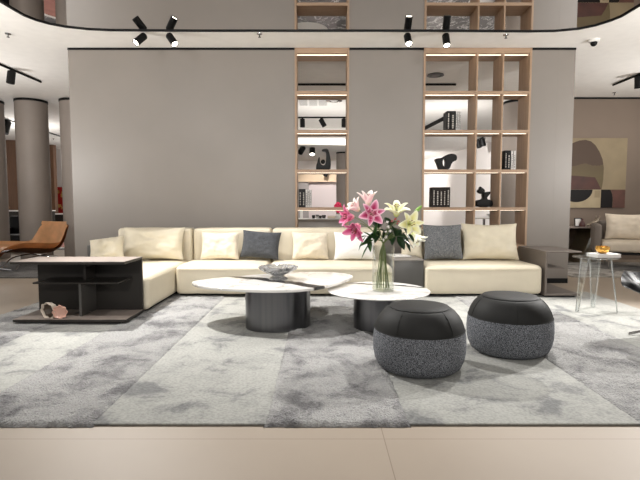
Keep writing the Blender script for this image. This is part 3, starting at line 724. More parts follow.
# loose cushions
SEAT = .4125
def cushion(px0, px1, py0, D, mat, t_, lean, rz, lab, seed, name='cushion', ry_=0, wr=.014, chop=0, h=None, z=None):
    c = P((px0 + px1) / 2, 258, D); w = (px1 - px0) / 480 * D; zz = SEAT if z is None else z
    hh = h or (P(px0, py0, D + .1).z - zz) / math.cos(lean)
    o = MB().pillow(w, hh, t_, seed, wr, chop).build(name, mat); o.location = (c.x, D, zz + .0); o.rotation_euler = (-lean, ry_, rz)
    tag(o, lab, 'cushion', 'loose cushions on the sofa'); return o
cushion(122, 183, 227.5, 6.13, CREAM2, .17, .32, .06, 'wide cream leather pillow leaning on the chaise backrest', 1, chop=.05, wr=.03)
o = cushion(89.5, 124, 239, 5.74, CREAM2, .19, .5, .12, 'small crumpled cream pillow by the dark arm at far left', 2, ry_=-.13, wr=.03); o.location.z += .012
cushion(200, 239, 232, 6.15, PALE, .14, .3, 0, 'pale square cushion next to the dark charcoal cushion', 3, wr=.022)
o = cushion(239, 279, 232, 6.16, GREY_TWEED, .14, .3, -.12, 'dark charcoal tweed cushion between two pale cushions', 4, ry_=.06); o.location.z += .012
cushion(292, 329, 232, 6.15, PALE, .15, .3, .05, 'pale cream square cushion left of the white cushion', 5, wr=.02)
cushion(334, 376, 232, 6.13, WHITE_FUR, .15, .34, 0, 'white textured cushion partly behind the pink lilies', 6)
cushion(401, 423, 227, 6.22, CREAM2, .13, .22, .0, 'narrow cream pillow just right of the yellow lilies', 7)
o = cushion(424, 464, 224.5, 6.14, GREY_TWEED2, .15, .28, .03, 'mid grey woven cushion beside the wide cream pillow at right', 8)
cushion(463, 519, 223.5, 6.12, CREAM2, .18, .28, -.05, 'wide cream leather pillow at the right end of the sofa', 9, chop=.03, wr=.03)

# ================================================================== COFFEE TABLES
bt = thing('coffee_table', 'large rounded-triangle coffee table of white marble with black streak on smoked metal drum', 'coffee table', (0, 0, 0))
top = [(-1.20, 4.42), (-1.02, 4.20), (-.62, 4.04), (-.2, 4.03), (.06, 4.24), (.27, 4.62), (.36, 4.90), (.24, 5.10), (.0, 5.19), (-.3, 5.15), (-.75, 4.93), (-1.08, 4.70), (-1.21, 4.56)]
b = MB(); b.prism(smooth_loop(top, 3), .362, .388, .008, 3); b.build('tabletop', MARBLE, bt)
base = [(-.68, 4.36), (-.66, 4.17), (-.55, 4.06), (-.38, 4.04), (-.25, 4.07), (-.18, 4.16), (-.10, 4.22), (-.08, 4.38), (-.18, 4.62), (-.40, 4.72), (-.61, 4.62)]
b = MB(); b.prism(smooth_loop(base, 3), .018, .361); b.build('base', SMOKED, bt, ang=30)
stbl = thing('coffee_table', 'smaller round white marble coffee table carrying the glass vase', 'coffee table', (.535, 4.36, 0))
b = MB(); b.lathe([(0, .312), (.42, .312), (.46, .322), (.468, .33), (.46, .336), (0, .336)], n=72); b.build('tabletop', MARBLE2, stbl)
stbl.children[0].location = (-.535, -4.36, 0)
for v in stbl.children[0].data.vertices: v.co.x += .535; v.co.y += 4.36
b = MB(); b.lathe([(0, .018), (.205, .018), (.205, .311), (0, .311)], (-.03, -.12, 0), n=56); b.build('base', SMOKED, stbl)

# crystal bowl on the large table
bw = thing('crystal_bowl', 'faceted crystal bowl on a short foot on the large marble table', 'bowl', (PZ(279, 278.5, .379).x, 4.66, .3885))
b = MB(); fac = lambda a, z: 1 + .05 * math.cos(a * 9) * (1 if z > .05 else .3)
b.lathe([(0, .045), (.055, .04), (.10, .055), (.17, .095), (.19, .122), (.183, .126), (.160, .108), (.10, .075), (0, .062)], n=72, wob=fac); b.build('basin', CRYSTAL, bw, ang=12)
b = MB(); b.lathe([(0, 0), (.095, 0), (.085, .012), (.058, .03), (.055, .0395), (0, .0395)], n=36, wob=lambda a, z: 1 + .03 * math.cos(a * 9)); b.build('foot', CRYSTAL, bw, ang=12)

# ================================================================== VASE AND FLOWERS
VX, VY, VZ = P(383, 288, 4.31).x, 4.31, .3365
va = thing('glass_vase', 'tall clear glass cylinder vase on the round marble table', 'vase', (VX, VY, VZ))
b = MB(); b.lathe([(0, 0), (.096, 0), (.099, .005), (.099, .405), (.094, .405), (.094, .018), (0, .016)], n=48); b.build('cylinder', GLASS, va)
b = MB(); b.lathe([(0, .0165), (.0935, .0185), (.0935, .155), (0, .155)], n=40); b.build('water', WATER, va)

def col_layer(o, fn):
    me = o.data; ca = me.color_attributes.new('Col', 'FLOAT_COLOR', 'POINT')
    for i, v in enumerate(me.vertices): ca.data[i].color = fn(i, v)
def petal(name, par, Mx, L, Wd, open_, c_mid, c_rim, c_base, seed, spots=True):
    nu, nv = 14, 8; rr = random.Random(seed); vs = []; cl = []
    x = 0; z = 0; ang = R(18); path = []
    for i in range(nu + 1):
        s = i / nu; path.append((x, z, ang)); ang_n = R(14) + (open_ - R(14)) * (s ** .8) + max(0, s - .65) * R(85) * (open_ / R(75))
        x += L / nu * math.sin(ang_n); z += L / nu * math.cos(ang_n); ang = ang_n
    tw = rr.uniform(-.12, .12)
    for i in range(nu + 1):
        s = i / nu; w = Wd / 2 * (math.sin(PI * min(1, (s * .93 + .06)) ** .85)) ** .75
        if i == nu: w = .0008
        px, pz, pa = path[i]
        for j in range(nv + 1):
            t = -1 + 2 * j / nv; ruff = .05 * Wd * math.sin(s * 16 + seed + (2 if t > 0 else 0)) * t * t
            up = Vector((-math.cos(pa), 0, math.sin(pa)))
            q = Vector((px, t * w, pz)) + up * (-.20 * Wd * (1 - t * t) * math.sin(PI * s) * .9 + .12 * Wd * t * t * math.sin(PI * s) + ruff * math.sin(PI * s)) + Vector((0, tw * s * L * .3, 0))
            vs.append(q)
            f = max(0, 1 - abs(t) * 1.3) ** .6 * min(1, s * 2.2) * (1 - s ** 3) ; g_ = max(0, 1 - s * 3.2)
            cc = [c_rim[k] * (1 - f) + c_mid[k] * f for k in range(3)]; cc = [cc[k] * (1 - g_) + c_base[k] * g_ for k in range(3)]
            cl.append(lin(cc))
    fs = [(i * (nv + 1) + j, (i + 1) * (nv + 1) + j, (i + 1) * (nv + 1) + j + 1, i * (nv + 1) + j + 1) for i in range(nu) for j in range(nv)]
    me = bpy.data.meshes.new(name); me.from_pydata([Mx @ v for v in vs], [], fs); me.materials.append(PETAL)
    for p in me.polygons: p.use_smooth = True
    ca = me.color_attributes.new('Col', 'FLOAT_COLOR', 'POINT')
    for i, c in enumerate(cl): ca.data[i].color = c
    o = bpy.data.objects.new(name, me); COL.objects.link(o); o.parent = par
    sd = o.modifiers.new('thick', 'SOLIDIFY'); sd.thickness = .0016; return o
def leaf_mesh(b, base, direction, L, W, droop=.5, roll=0):
    d = Vector(direction).normalized(); side = d.cross(Vector((0, 0, 1)))
    if side.length < .1: side = Vector((1, 0, 0))
    side.normalize(); up = side.cross(d).normalized(); side = side * math.cos(roll) + up * math.sin(roll); up = side.cross(d).normalized()
    base = Vector(base)
    def fn(u, v):
        t = -1 + 2 * v; w = W / 2 * math.sin(PI * min(1, u * .96 + .04)) ** .8
        return base + d * (L * u) + Vector((0, 0, -droop * L * u * u * .6)) + side * (w * t) + up * (abs(t) * w * .35)
    b.grid(fn, 10, 4, thick=.0012)
PINK = dict(c_mid=(160, 2, 62), c_rim=(248, 206, 220), c_base=(240, 190, 190))
PINK2 = dict(c_mid=(186, 30, 92), c_rim=(228, 138, 172), c_base=(240, 190, 190))
PALEP = dict(c_mid=(236, 190, 192), c_rim=(250, 236, 230), c_base=(226, 214, 180))
YEL = dict(c_mid=(238, 232, 150), c_rim=(252, 250, 222), c_base=(196, 206, 96))
WHT = dict(c_mid=(244, 240, 190), c_rim=(254, 253, 240), c_base=(206, 212, 130))
def frame(d, roll=0):
    d = Vector(d).normalized(); q = d.to_track_quat('Z', 'Y').to_matrix().to_4x4(); return q @ RZ(roll)
def lily(px, py, Y, facing, L, W, colors, lab, grp, foot, open_=72, roll=0, seed=0, name='lily', leaves=(), n=6):
    L *= 1.5; W *= 1.5
    p = P(px, py, Y); fl = Vector((VX + foot[0], VY + foot[1], VZ + .021)); d = Vector(facing).normalized()
    t = thing(name, lab, 'flower', tuple(fl), 0, grp); h = p - fl
    neck = Vector((foot[0] * -.35, foot[1] * -.35, .40)) + Vector((h.x * .10, h.y * .1, 0))
    back = h - d * (.30 * L)
    b = MB(); mid = neck.lerp(back, .55) + Vector((0, 0, .03)); mid.z = max(mid.z, neck.z + .02)
    b.tube(chain([(0, 0, 0), tuple(neck * .5), tuple(neck), tuple(mid), tuple(back), tuple(h - d * .02)], 6), [.0042] * 30 + [.006], 8) if False else b.tube(chain([(0, 0, 0), tuple(neck * .5), tuple(neck), tuple(mid), tuple(back), tuple(h)], 6), .0034, 8)
    b.build('stem', STEM, t)
    for k in range(n):
        inner = k % 2
        M = T(*(h - d * (.22 * L))) @ frame(d, roll + k * PI / 3) 
        petal('petal', t, M, L * (1.0 if inner else .95), W * (1.12 if inner else .82), R(open_ + (4 if inner else -4)), seed=seed * 7 + k, **colors)
    b = MB(); b2 = MB()
    M = T(*(h - d * (.22 * L))) @ frame(d, roll)
    for k in range(6):
        a = k * PI / 3 + .4; q = [(0, 0, 0), (.006 * math.cos(a), .006 * math.sin(a), L * .3), (.022 * math.cos(a), .022 * math.sin(a), L * .6)]
        b.tube(q, .0011, 5, M); b2.ball(q[-1], .004, 2.2, .9, .9, 8, 6, M)
    b.tube([(0, 0, 0), (0, 0, L * .7)], .0018, 6, M)
    b.build('stamens', STEM, t); b2.build('anthers', ANTHER, t)
    for (pos, dr, l, w) in leaves:
        b = MB(); leaf_mesh(b, Vector(pos), dr, l, w); b.build('leaf', LEAF, t)
    return t
g = 'pink lilies in the vase'
lily(371.5, 214, 4.30, (.05, -1, .12), .118, .052, PINK, 'large open deep pink lily with white rims facing forward', g, (.02, -.03), 80, .25, 1)
lily(357, 227, 4.33, (-.45, -.6, -.55), .125, .05, PINK2, 'drooping deep pink lily low at the left of the bouquet', g, (.05, .01), 62, .1, 2)
lily(350.5, 217, 4.42, (-.9, -.35, .1), .11, .046, PINK2, 'side-on pink lily at the far left of the bouquet', g, (.055, -.01), 64, .6, 3)
lily(368, 202, 4.42, (-.05, -.2, 1), .115, .042, PALEP, 'pale pink lily pointing up at the top of the bouquet', g, (.03, .03), 50, .3, 4)
lily(357, 208.5, 4.46, (-.6, -.2, .55), .10, .042, PALEP, 'pale pink half-open lily behind the large pink one', g, (.04, .035), 58, .0, 5)
g = 'yellow lilies in the vase'
lily(396.5, 212.5, 4.36, (-.05, -.45, .9), .125, .044, YEL, 'open pale yellow lily reaching up right of the pink lilies', g, (-.03, -.02), 80, .55, 6)
lily(409.5, 224, 4.31, (.15, -1, .15), .118, .05, YEL, 'pale yellow lily facing forward at the right of the bouquet', g, (-.05, .0), 76, .1, 7)
lily(414.5, 236, 4.40, (.5, -.4, -.75), .105, .044, WHT, 'creamy white lily hanging down at the lower right of the bouquet', g, (-.045, .03), 52, .3, 8)
# bud
p = P(414, 213, 4.40); fl = Vector((VX - .06, VY + .015, VZ + .021)); h = p - fl
t = thing('lily_bud', 'closed green lily bud sticking out at the upper right of the bouquet', 'flower', tuple(fl))
b = MB(); b.tube(chain([(0, 0, 0), (.02, -.005, .2), (.06, -.01, .4), tuple(h * .8 + Vector((0, 0, .03))), tuple(h)], 6), .004, 8); b.build('stem', STEM, t)
d = Vector((.62, -.1, .6)); b = MB(); b.lathe([(0, -.008), (.008, 0), (.015, .025), (.017, .05), (.012, .08), (.004, .096), (0, .098)], n=14, M=T(*h) @ frame(d)); b.build('bud', BUD, t)
# foliage sprays
def spray(px, py, Y, foot, lab, leaves, mat=LEAF, grp='leafy sprays in the vase'):
    p = P(px, py, Y); fl = Vector((VX + foot[0], VY + foot[1], VZ + .021)); h = p - fl
    t = thing('foliage_spray', lab, 'foliage', tuple(fl), 0, grp); neck = Vector((-foot[0] * .4, -foot[1] * .4, .40)) + Vector((h.x * .1, 0, 0))
    ch = chain([(0, 0, 0), tuple(neck * .5), tuple(neck), tuple(neck.lerp(h, .6) + Vector((0, 0, .015))), tuple(h)], 6)
    b = MB(); b.tube(ch, .003, 6); b.build('stem', STEM, t)
    for k, (tx, ty, L, W, at) in enumerate(leaves):
        q = ch[min(len(ch) - 1, int(at * (len(ch) - 1)))]; e = P(tx, ty, Y - .06) - fl; dr = (e - q) * 1.25
        b = MB(); leaf_mesh(b, q, dr, max(.07, dr.length), W * 1.35, .15, (k % 3 - 1) * .5); b.build('leaf', mat, t)
spray(372, 240, 4.34, (.03, .0), 'leafy stem with a long green leaf drooping left over the vase rim', [(363.5, 254, .1, .042, 1), (365, 232, .1, .035, .9), (362, 244, .1, .03, .95), (377, 224, .1, .04, .9)])
spray(379, 228, 4.36, (.01, .03), 'upright dark leafy stem in the centre of the bouquet', [(374, 222, .1, .04, 1), (383, 221, .1, .042, 1), (386, 232, .1, .05, .9), (371, 234, .1, .045, .92), (376, 240, .1, .045, .8), (366, 240, .1, .035, .85)], LEAF_DK)
spray(398, 236, 4.34, (-.035, .01), 'leafy stem spreading over the right side of the vase rim', [(403, 246, .1, .05, 1), (408, 238, .1, .04, .95), (400, 230, .1, .042, .95), (393, 243, .1, .045, .9), (411, 245, .1, .035, 1), (392, 226, .1, .04, .9)], LEAF_DK)
spray(391, 226, 4.40, (-.01, .04), 'dark leafy stem behind the white filler blossoms', [(386, 218, .1, .04, 1), (396, 221, .1, .04, 1), (384, 236, .1, .045, .85), (399, 232, .1, .045, .9), (390, 238, .1, .045, .85)], LEAF_DK)
spray(366, 236, 4.36, (.04, .02), 'small leafy stem under the pink lilies at the left of the bouquet', [(360, 247, .1, .03, 1), (370, 248, .1, .034, .95), (373, 236, .1, .035, .9), (358, 238, .1, .028, 1)], LEAF)
spray(406, 232, 4.40, (-.05, .03), 'leafy stem behind the yellow lilies at the right of the bouquet', [(413, 240, .1, .032, 1), (404, 222, .1, .035, 1), (400, 240, .1, .036, .9), (409, 247, .1, .03, .95)], LEAF_DK)
# filler blossoms
def filler(px, py, Y, foot, lab, mat, spots, r, grp):
    p = P(px, py, Y); fl = Vector((VX + foot[0], VY + foot[1], VZ + .021)); h = p - fl
    t = thing('filler_flower', lab, 'flower', tuple(fl), 0, grp); neck = Vector((-foot[0] * .4, -foot[1] * .4, .40))
    b = MB(); b.tube(chain([(0, 0, 0), tuple(neck), tuple(h)], 6), .0025, 6)
    for sx, sy in spots: b.tube([tuple(neck.lerp(h, .8)), tuple(P(sx, sy, Y) - fl)], .0014, 5)
    b.build('stem', STEM, t); b = MB(); rr = random.Random(3)
    for sx, sy in spots:
        c = P(sx, sy, Y) - fl
        for k in range(7):
            o = Vector((rr.uniform(-1, 1), rr.uniform(-1, 1), rr.uniform(-1, 1))) * r; b.ball(tuple(c + o), r * .8, 1, 1, .7, 8, 6)
    b.build('blossom', mat, t)
filler(386, 232, 4.28, (.0, -.02), 'sprig of small white blossoms in the middle of the bouquet', WHITE_FLOWER, [(387.5, 222), (388, 227), (385.5, 232), (386, 237), (390, 231), (383.5, 240)], .0085, 'small filler flowers')
filler(397, 221, 4.32, (-.02, -.03), 'sprig of small dusky red buds between the yellow lilies', RED_BUD, [(395.5, 219), (398.5, 221.5), (397, 224), (392, 221)], .0075, 'small filler flowers')

# ================================================================== POUFS
def pouf(x, y, lab, rz=0):
    t = thing('pouf', lab, 'pouf', (x, y, RT), rz, 'round poufs'); t.scale = (.99, .99, 1.05)
    b = MB(); b.lathe([(0, 0), (.215, 0), (.252, .006), (.280, .026), (.299, .066), (.3095, .115), (.312, .165), (.3095, .215), (.303, .255), (0, .255)], n=72); b.build('tweed_base', POUF_TWEED, t)
    b = MB(); b.lathe([(0, .256), (.301, .256), (.295, .280), (.282, .312), (.263, .342), (.240, .367), (.219, .383), (.205, .390), (0, .390)], n=72)
    b.build('leather_upper', POUF_LEATHER, t)
    b = MB(); ring = [(.3025 * math.cos(a), .3025 * math.sin(a), .2555) for a in [2 * PI * k / 72 for k in range(73)]]; b.tube(ring, .003, 6); b.build('piping', POUF_LEATHER, t)
    b = MB(); b.lathe([(0, .3905), (.200, .3905), (.202, .394), (.194, .400), (.14, .407), (0, .411)], n=64); b.build('top_disc', POUF_LEATHER, t)
    for k in range(5):
        a = 2 * PI * k / 5 + .25; b = MB()
        prof_ = [(.302, .257), (.296, .280), (.283, .312), (.264, .342), (.241, .3675), (.206, .3905)]
        b.tube([(r * math.cos(a), r * math.sin(a), z) for r, z in prof_], .0015, 5); b.build('seam', BLACK, t)
    return t
pouf(P(418, 340, 3.22).x, 3.19, 'nearer black leather and grey tweed pouf in front of the round marble table')
pouf(P(508, 330, 3.58).x, 3.56, 'farther black leather and grey tweed pouf, right of the other one', .5)

# ceramic shells on the left unit
t = thing('ceramic_shell', 'pale scalloped ceramic shell with pink inside on the low left shelf', 'ornament', (P(60, 310, 4.46).x, 4.46, .0642))
b = MB()
shell = lambda a, z: 1 + .07 * math.cos(a * 8) * min(1, z / .05)
CER = plain('beige ceramic', (222, 208, 192), .5); CPK = plain('pink glaze', (222, 176, 158), .4)
M1 = T(-.055, -.03, .072) @ RZ(-.35) @ RX(PI / 2 + .12) @ T(0, 0, -.03)
b.lathe([(0, 0), (.04, .004), (.066, .03), (.080, .085), (.072, .083), (.058, .034), (.03, .014), (0, .012)], n=48, wob=shell, M=M1); b.build('shell', CER, t)
b = MB(); b.lathe([(0, .014), (.028, .016), (.056, .036), (.066, .066)], n=48, wob=shell, M=M1); b.build('shaded_inside', plain('dark taupe hollow shade', (92, 78, 66), .4), t)  # inside coloured dark, giving the hollow its shade
M2 = T(.045, -.075, .062) @ RZ(.25) @ RX(PI / 2 + .1) @ T(0, 0, -.03)
b = MB(); b.lathe([(0, .028), (.03, .030), (.05, .036), (.064, .05), (.060, .056), (.048, .044), (0, .038)], n=48, wob=shell, M=M2); b.build('lobe', CPK, t)
t2 = MB(); leaf_mesh(t2, (0, 0, 0), (1, .15, 0), .17, .10, -.08); o = t2.build('leaf_dish', plain('grey glazed dish', (150, 142, 138), .4)); o.location = (P(73, 310, 4.57).x, 4.57, .0685); tag(o, 'grey leaf-shaped dish behind the ceramic shell on the low left shelf', 'dish')

# ================================================================== LEFT: TAN LOUNGE CHAIR
lc = thing('lounge_chair', 'tan leather lounge chair with curved shell at the far left', 'chair', (-5.04, 8.6, 0), R(60))
prof_ = chain([(-.86, 0, .25), (-.76, 0, .325), (-.52, 0, .345), (-.22, 0, .305), (.05, 0, .285), (.20, 0, .35), (.27, 0, .50), (.30, 0, .66), (.325, 0, .795)], 6)
def shell_fn(off):
    def fn(u, v):
        k = u * (len(prof_) - 1); i = min(int(k), len(prof_) - 2); p = prof_[i].lerp(prof_[i + 1], k - i); d = (prof_[i + 1] - prof_[i]).normalized(); nrm = Vector((-d.z, 0, d.x))
        t = -1 + 2 * v; w = .39 + .07 * math.sin(PI * u) - .04 * max(0, u - .8)
        if u < .12: w *= .80 + .20 * (u / .12) ** .5
        cup = .15 * abs(t) ** 2.6 * (math.sin(PI * min(1, u * 1.05)) ** .7 if u < .95 else .3)
        return p + Vector((0, t * w, 0)) + nrm * (cup + off)
    return fn
b = MB(); b.grid(shell_fn(.0), 42, 16, thick=.045); o = b.build('shell', TAN, lc)
b = MB(); b.grid(lambda u, v: shell_fn(-.052)(.04 + u * .92, .06 + v * .88), 30, 10, thick=.012); b.build('under_shell', TAN_DARK, lc)
b = MB(); b.tube(chain([(-.55, -.22, .0), (-.35, -.22, .17), (.0, -.2, .22)], 6), .012, 8); b.tube(chain([(-.55, .22, .0), (-.35, .22, .17), (.0, .2, .22)], 6), .012, 8); b.tube([(-.62, -.25, .012), (-.62, .25, .012)], .012, 8); b.build('front_frame', CHROME, lc)
b = MB(); b.tube(chain([(.45, -.22, .0), (.25, -.22, .14), (-.05, -.2, .215)], 6), .012, 8); b.tube(chain([(.45, .22, .0), (.25, .22, .14), (-.05, .2, .215)], 6), .012, 8); b.build('rear_frame', CHROME, lc)
for q in lc.children: q.location.z = .021
b = MB(); b.box(-7.6, -4.05, 7.25, 9.3, .001, .02, .004); tag(b.build('rug', RUG_DARK), 'dark grey rug under the tan lounge chair at the far left', 'rug')
# dark sideboard and screen behind columns
t = thing('sideboard', 'low dark sideboard with pale top seen between the columns at the far left', 'cabinet', (-10.3, 15.1, 0))
b = MB(); b.box(-1.2, 1.7, 0, .5, .05, .93); b.build('body', SLATE, t)
b = MB(); b.box(-1.22, 1.72, -.02, .52, .931, .965, .003); b.build('worktop', WALL_WHITE, t)
b = MB(); b.box(-1.1, 1.6, .05, .45, 0, .0495); b.build('plinth', PLINTH, t)
v = P(5, 200, 15.35); o = MB().lathe([(0, 0), (.07, 0), (.11, .08), (.09, .18), (.035, .28), (.03, .36), (.0, .36)], n=24).build('decor_vase', plain('amber ceramic', (166, 122, 72), .4)); o.location = (v.x, 15.35, .9655); tag(o, 'amber bottle vase on the sideboard at the far left', 'vase')
t = thing('armchair', 'black leather armchair between the first columns at the far left', 'chair', (-7.22, 11.15, 0))
b = MB(); b.rbox(.8, .75, .22, .05, .02, 0, T(0, .38, .20), n=5); b.build('seat', BLACK_LEATHER, t)
b = MB(); b.rbox(.8, .18, .66, .06, 0, .02, T(0, .68, .20), n=5); b.build('backrest', BLACK_LEATHER, t)
for sx in (-.37, .37):
    b = MB(); b.rbox(.13, .75, .42, .05, 0, 0, T(sx, .38, .16), n=4); b.build('armrest', BLACK_LEATHER, t)
for sx in (-.33, .33):
    for sy in (.06, .70):
        b = MB(); b.tube([(sx, sy, 0), (sx, sy, .17)], .014, 8); b.build('leg', CHROME, t)
v = P(4, 239, 9.7); t = thing('side_table', 'small dark red side table cut by the left edge behind the tan chair', 'table', (v.x - .25, 9.30, 0))
b = MB(); b.lathe([(0, 0), (.36, 0), (.37, .012), (.36, .022), (0, .022)], (0, 0, v.z - .02), 36); b.build('tabletop', plain('dark red lacquer', (112, 44, 46), .3), t)
b = MB(); b.lathe([(0, 0), (.18, 0), (.18, .012), (.018, .02), (.018, v.z - .021), (0, v.z - .021)], n=20); b.build('pedestal', BLACK, t)
# red artwork far left
RA = P(59.0, 200, 18.55)
t = thing('wall_picture', 'tall red and gold picture on the far wall beside the third column', 'picture', (RA.x + .05, 18.585, P(59, 213, 18.55).z))
hh = P(59, 187, 18.55).z - P(59, 213, 18.55).z
b = MB(); b.box(-.22, .22, -.012, .012, 0, hh, .003); b.build('panel', plain('red lacquer', (168, 30, 26), .4), t)
b = MB()
rr = random.Random(5)
for k in range(10): x = rr.uniform(-.17, .12); z = rr.uniform(.05, hh - .2); b.box(x, x + rr.uniform(.03, .07), -.016, -.0125, z, z + rr.uniform(.05, .14))
b.build('gold_motif', plain('gold leaf', (196, 150, 84), .4), t)
t = thing('sideboard', 'pale low cabinet far behind between the second and third columns', 'cabinet', (-9.3, 16.75, 0))
b = MB(); b.box(-.6, 1.1, 0, .4, .0, .80); b.build('body', SLATE, t)
b = MB(); b.box(-.62, 1.12, -.02, .42, .801, .84, .003); b.build('worktop', WALL_WHITE, t)

# ================================================================== RIGHT SIDE
# painting
PW = 9.80
pc = lambda cx, cy: (((cx - 370) * .00362), (467 - cy) * .00362)   # canvas metres from its lower right corner
br_ = P(624.6, 207.7, PW)
cols = [plain('khaki paint', (142, 126, 98), .6, var=.05, scale=3), None, plain('oxblood paint', (72, 40, 31), .6, var=.12, scale=5), plain('black paint', (20, 16, 15), .55),
        plain('cream paint', (168, 152, 122), .6, var=.05, scale=4), plain('russet paint', (92, 58, 48), .6, var=.1, scale=5), plain('sand paint', (150, 134, 104), .6)]
m, nt, bb = new_mat('olive to brown paint'); cc_ = coords(nt); sx_ = N(nt, 'ShaderNodeSeparateXYZ'); nt.links.new(cc_, sx_.inputs[0])
n_ = N(nt, 'ShaderNodeTexNoise', Scale=3.0, Detail=4.0); nt.links.new(cc_, n_.inputs[0])
ma = N(nt, 'ShaderNodeMath', operation='MULTIPLY_ADD'); nt.links.new(n_.outputs['Fac'], ma.inputs[0]); ma.inputs[1].default_value = .25; nt.links.new(sx_.outputs[2], ma.inputs[2])
r_ = ramp(nt, ma.outputs[0], [(.75, (98, 84, 54)), (1.0, (90, 74, 48)), (1.25, (74, 54, 38))]); nt.links.new(r_.outputs[0], bb.inputs['Base Color']); bb.inputs['Roughness'].default_value = .6
cols[1] = m
pt = thing('painting', 'large abstract painting in brown, olive and cream shapes on the right wall', 'painting', (br_.x, RW, br_.z))
b = MB(); x0 = pc(-20, 0)[0]; b.box(x0, 0, -.045, -.002, 0, 1.401, .003, 1); b.build('canvas', cols[0], pt)
b = MB()
def shape(poly, mi, lay):
    b.mi = mi; b.prism([pc(*q) for q in poly], 0, .0008, 0, 2, T(0, -.0456 - lay * .001, 0) @ RX(PI / 2))
L_ = -20
shape([(L_, 365), (L_, 190), (20, 135), (70, 105), (100, 94), (135, 90), (165, 98), (190, 118), (215, 155), (234, 198), (243, 245), (242, 310), (235, 365)], 1, 0)
shape([(L_, 365), (L_, 286), (75, 288), (195, 297), (214, 328), (232, 365)], 2, 1)
shape([(L_, 467), (L_, 366), (232, 366), (232, 467)], 4, 0)
shape([(L_ + 25, 366)] + [(95 - 90 * math.cos(a), 366 + 70 * math.sin(a)) for a in [PI * k / 20 for k in range(21)]], 3, 1)
shape([(197, 372), (228, 372), (228, 410), (197, 410)], 6, 1)
shape([(233, 366), (285, 366), (296, 390), (300, 420), (298, 467), (233, 467)], 3, 1)
shape([(286, 366), (369, 366), (369, 467), (299, 467), (301, 420), (297, 390)], 5, 0)
b.build('painted_shapes', cols, pt, smooth=False)
# console table
p0 = P(571, 228, 9.3); zc = P(585, 227, 9.1).z
t = thing('console_table', 'dark narrow console table under the painting', 'console', (5.25, 9.35, 0))
b = MB(); b.box(-.75, .45, -.22, .42, zc - .028, zc, .003); b.build('tabletop', TAUPE_TOP, t)
OLV = plain('dark olive lacquer', (112, 100, 78), .4)
b = MB(); b.raw([(-.25, -.2, 0), (.05, -.2, 0), (.18, -.2, zc - .03), (-.02, -.2, zc - .03), (-.25, .38, 0), (.05, .38, 0), (.18, .38, zc - .03), (-.02, .38, zc - .03)], [(0, 1, 2, 3), (7, 6, 5, 4), (1, 5, 6, 2), (0, 3, 7, 4)]); b.build('slanted_leg', OLV, t)
b = MB(); b.box(-.70, -.62, -.2, .38, 0, zc - .03); b.build('side_leg', OLV, t)
b = MB(); b.box(-.61, .42, .35, .37, .05, zc - .03); b.build('back_panel', plain('dark brown lacquer', (92, 78, 64), .5), t)
p = P(578.3, 225, 9.25); t = thing('photo_frame', 'small black framed picture standing on the console table', 'frame', (p.x, 9.25, zc + .001))
M = RX(-.15); b = MB(); h_ = .165; w_ = .055
b.box(-w_ - .014, -w_, -.008, .008, 0, h_, M=M); b.box(w_, w_ + .014, -.008, .008, 0, h_, M=M); b.box(-w_, w_, -.008, .008, 0, .014, M=M); b.box(-w_, w_, -.008, .008, h_ - .014, h_, M=M); b.build('frame', BLACK, t)
b = MB(); b.box(-w_, w_, -.003, .006, .014, h_ - .014, M=M); b.build('picture', PAPER, t)
p = P(582.2, 225, 9.22); t = thing('figurine', 'small dark red figurine next to the framed picture on the console', 'figurine', (p.x, 9.22, zc + .001))
FR = plain('dark maroon', (70, 34, 30), .5)
b = MB(); b.lathe([(0, 0), (.05, 0), (.056, .03), (.04, .09), (.02, .125), (0, .126)], n=24); b.build('body', FR, t)
b = MB(); b.ball((0, 0, .14), .02); b.build('head', FR, t)
p = P(592, 225.5, 9.2); t = thing('bull_figurine', 'silver bull figurine with raised horns on the console table', 'figurine', (p.x, 9.2, zc + .001))
SIL = plain('worn silver', (150, 138, 122), .35, metal=.5)
k = 9.2 / 480; f = lambda x, y, yy=0: ((x - 592) * k, yy, (225.4 - y) * k)
blob_chain([f(586.2, 223.8), f(588.5, 223.4), f(591.5, 222.3), f(594.5, 221), f(597, 219.8), f(598.2, 218)], [.012, .025, .042, .048, .045, .03], 'body', SIL, t)
b = MB(); 
for s_ in (-1, 1): b.tube(chain([f(597.6, 218.3, 0), f(597.6 + s_ * 1.2 - .2, 217.3, 0), f(597.4 + s_ * 1.9, 215.6, -.01), f(597.2 + s_ * 1.7, 214.1, -.01)], 5), [.014] * 6 + [.011] * 5 + [.008] * 4 + [.003], 8)
b.build('horns', SIL, t)
for q in ((589.2, .03), (590.0, -.03), (596, .03), (596.6, -.03)):
    b = MB(); b.tube([f(q[0], 222.5, q[1]), f(q[0], 225.35, q[1])], [.018, .012], 8); b.build('leg', SIL, t)

# grey armchairs at right
def seat_group(x, y, rz):
    t = thing('lounge_armchair', 'grey low armchair with chrome legs beside the console at the right', 'chair', (x, y, 0), rz)
    b = MB(); b.rbox(1.15, .78, .17, .05, .025, .01, T(.0, .39, .30), n=8); b.build('seat', BEIGE_PILLOW, t)
    b = MB(); b.rbox(1.15, .16, .48, .06, .0, .01, T(0, .84, .34) @ RX(-.12), n=6); b.build('backrest', SOFTGREY, t)
    b = MB(); b.rbox(.12, .86, .50, .05, .0, .0, T(-.64, .45, .27), n=6); b.build('armrest', SOFTGREY, t)
    b = MB(); b.rbox(.12, .86, .50, .05, .0, .0, T(.64, .45, .27), n=6); b.build('armrest', SOFTGREY, t)
    b = MB(); b.box(-.68, .68, .04, .88, .255, .285, .004); b.build('frame', BLACK, t)
    for sx in (-.45, .6):
        for sy in (.12, .8):
            b = MB(); b.tube([(sx, sy, 0), (sx, sy, .256)], .014, 8); b.build('leg', CHROME, t)
    return t
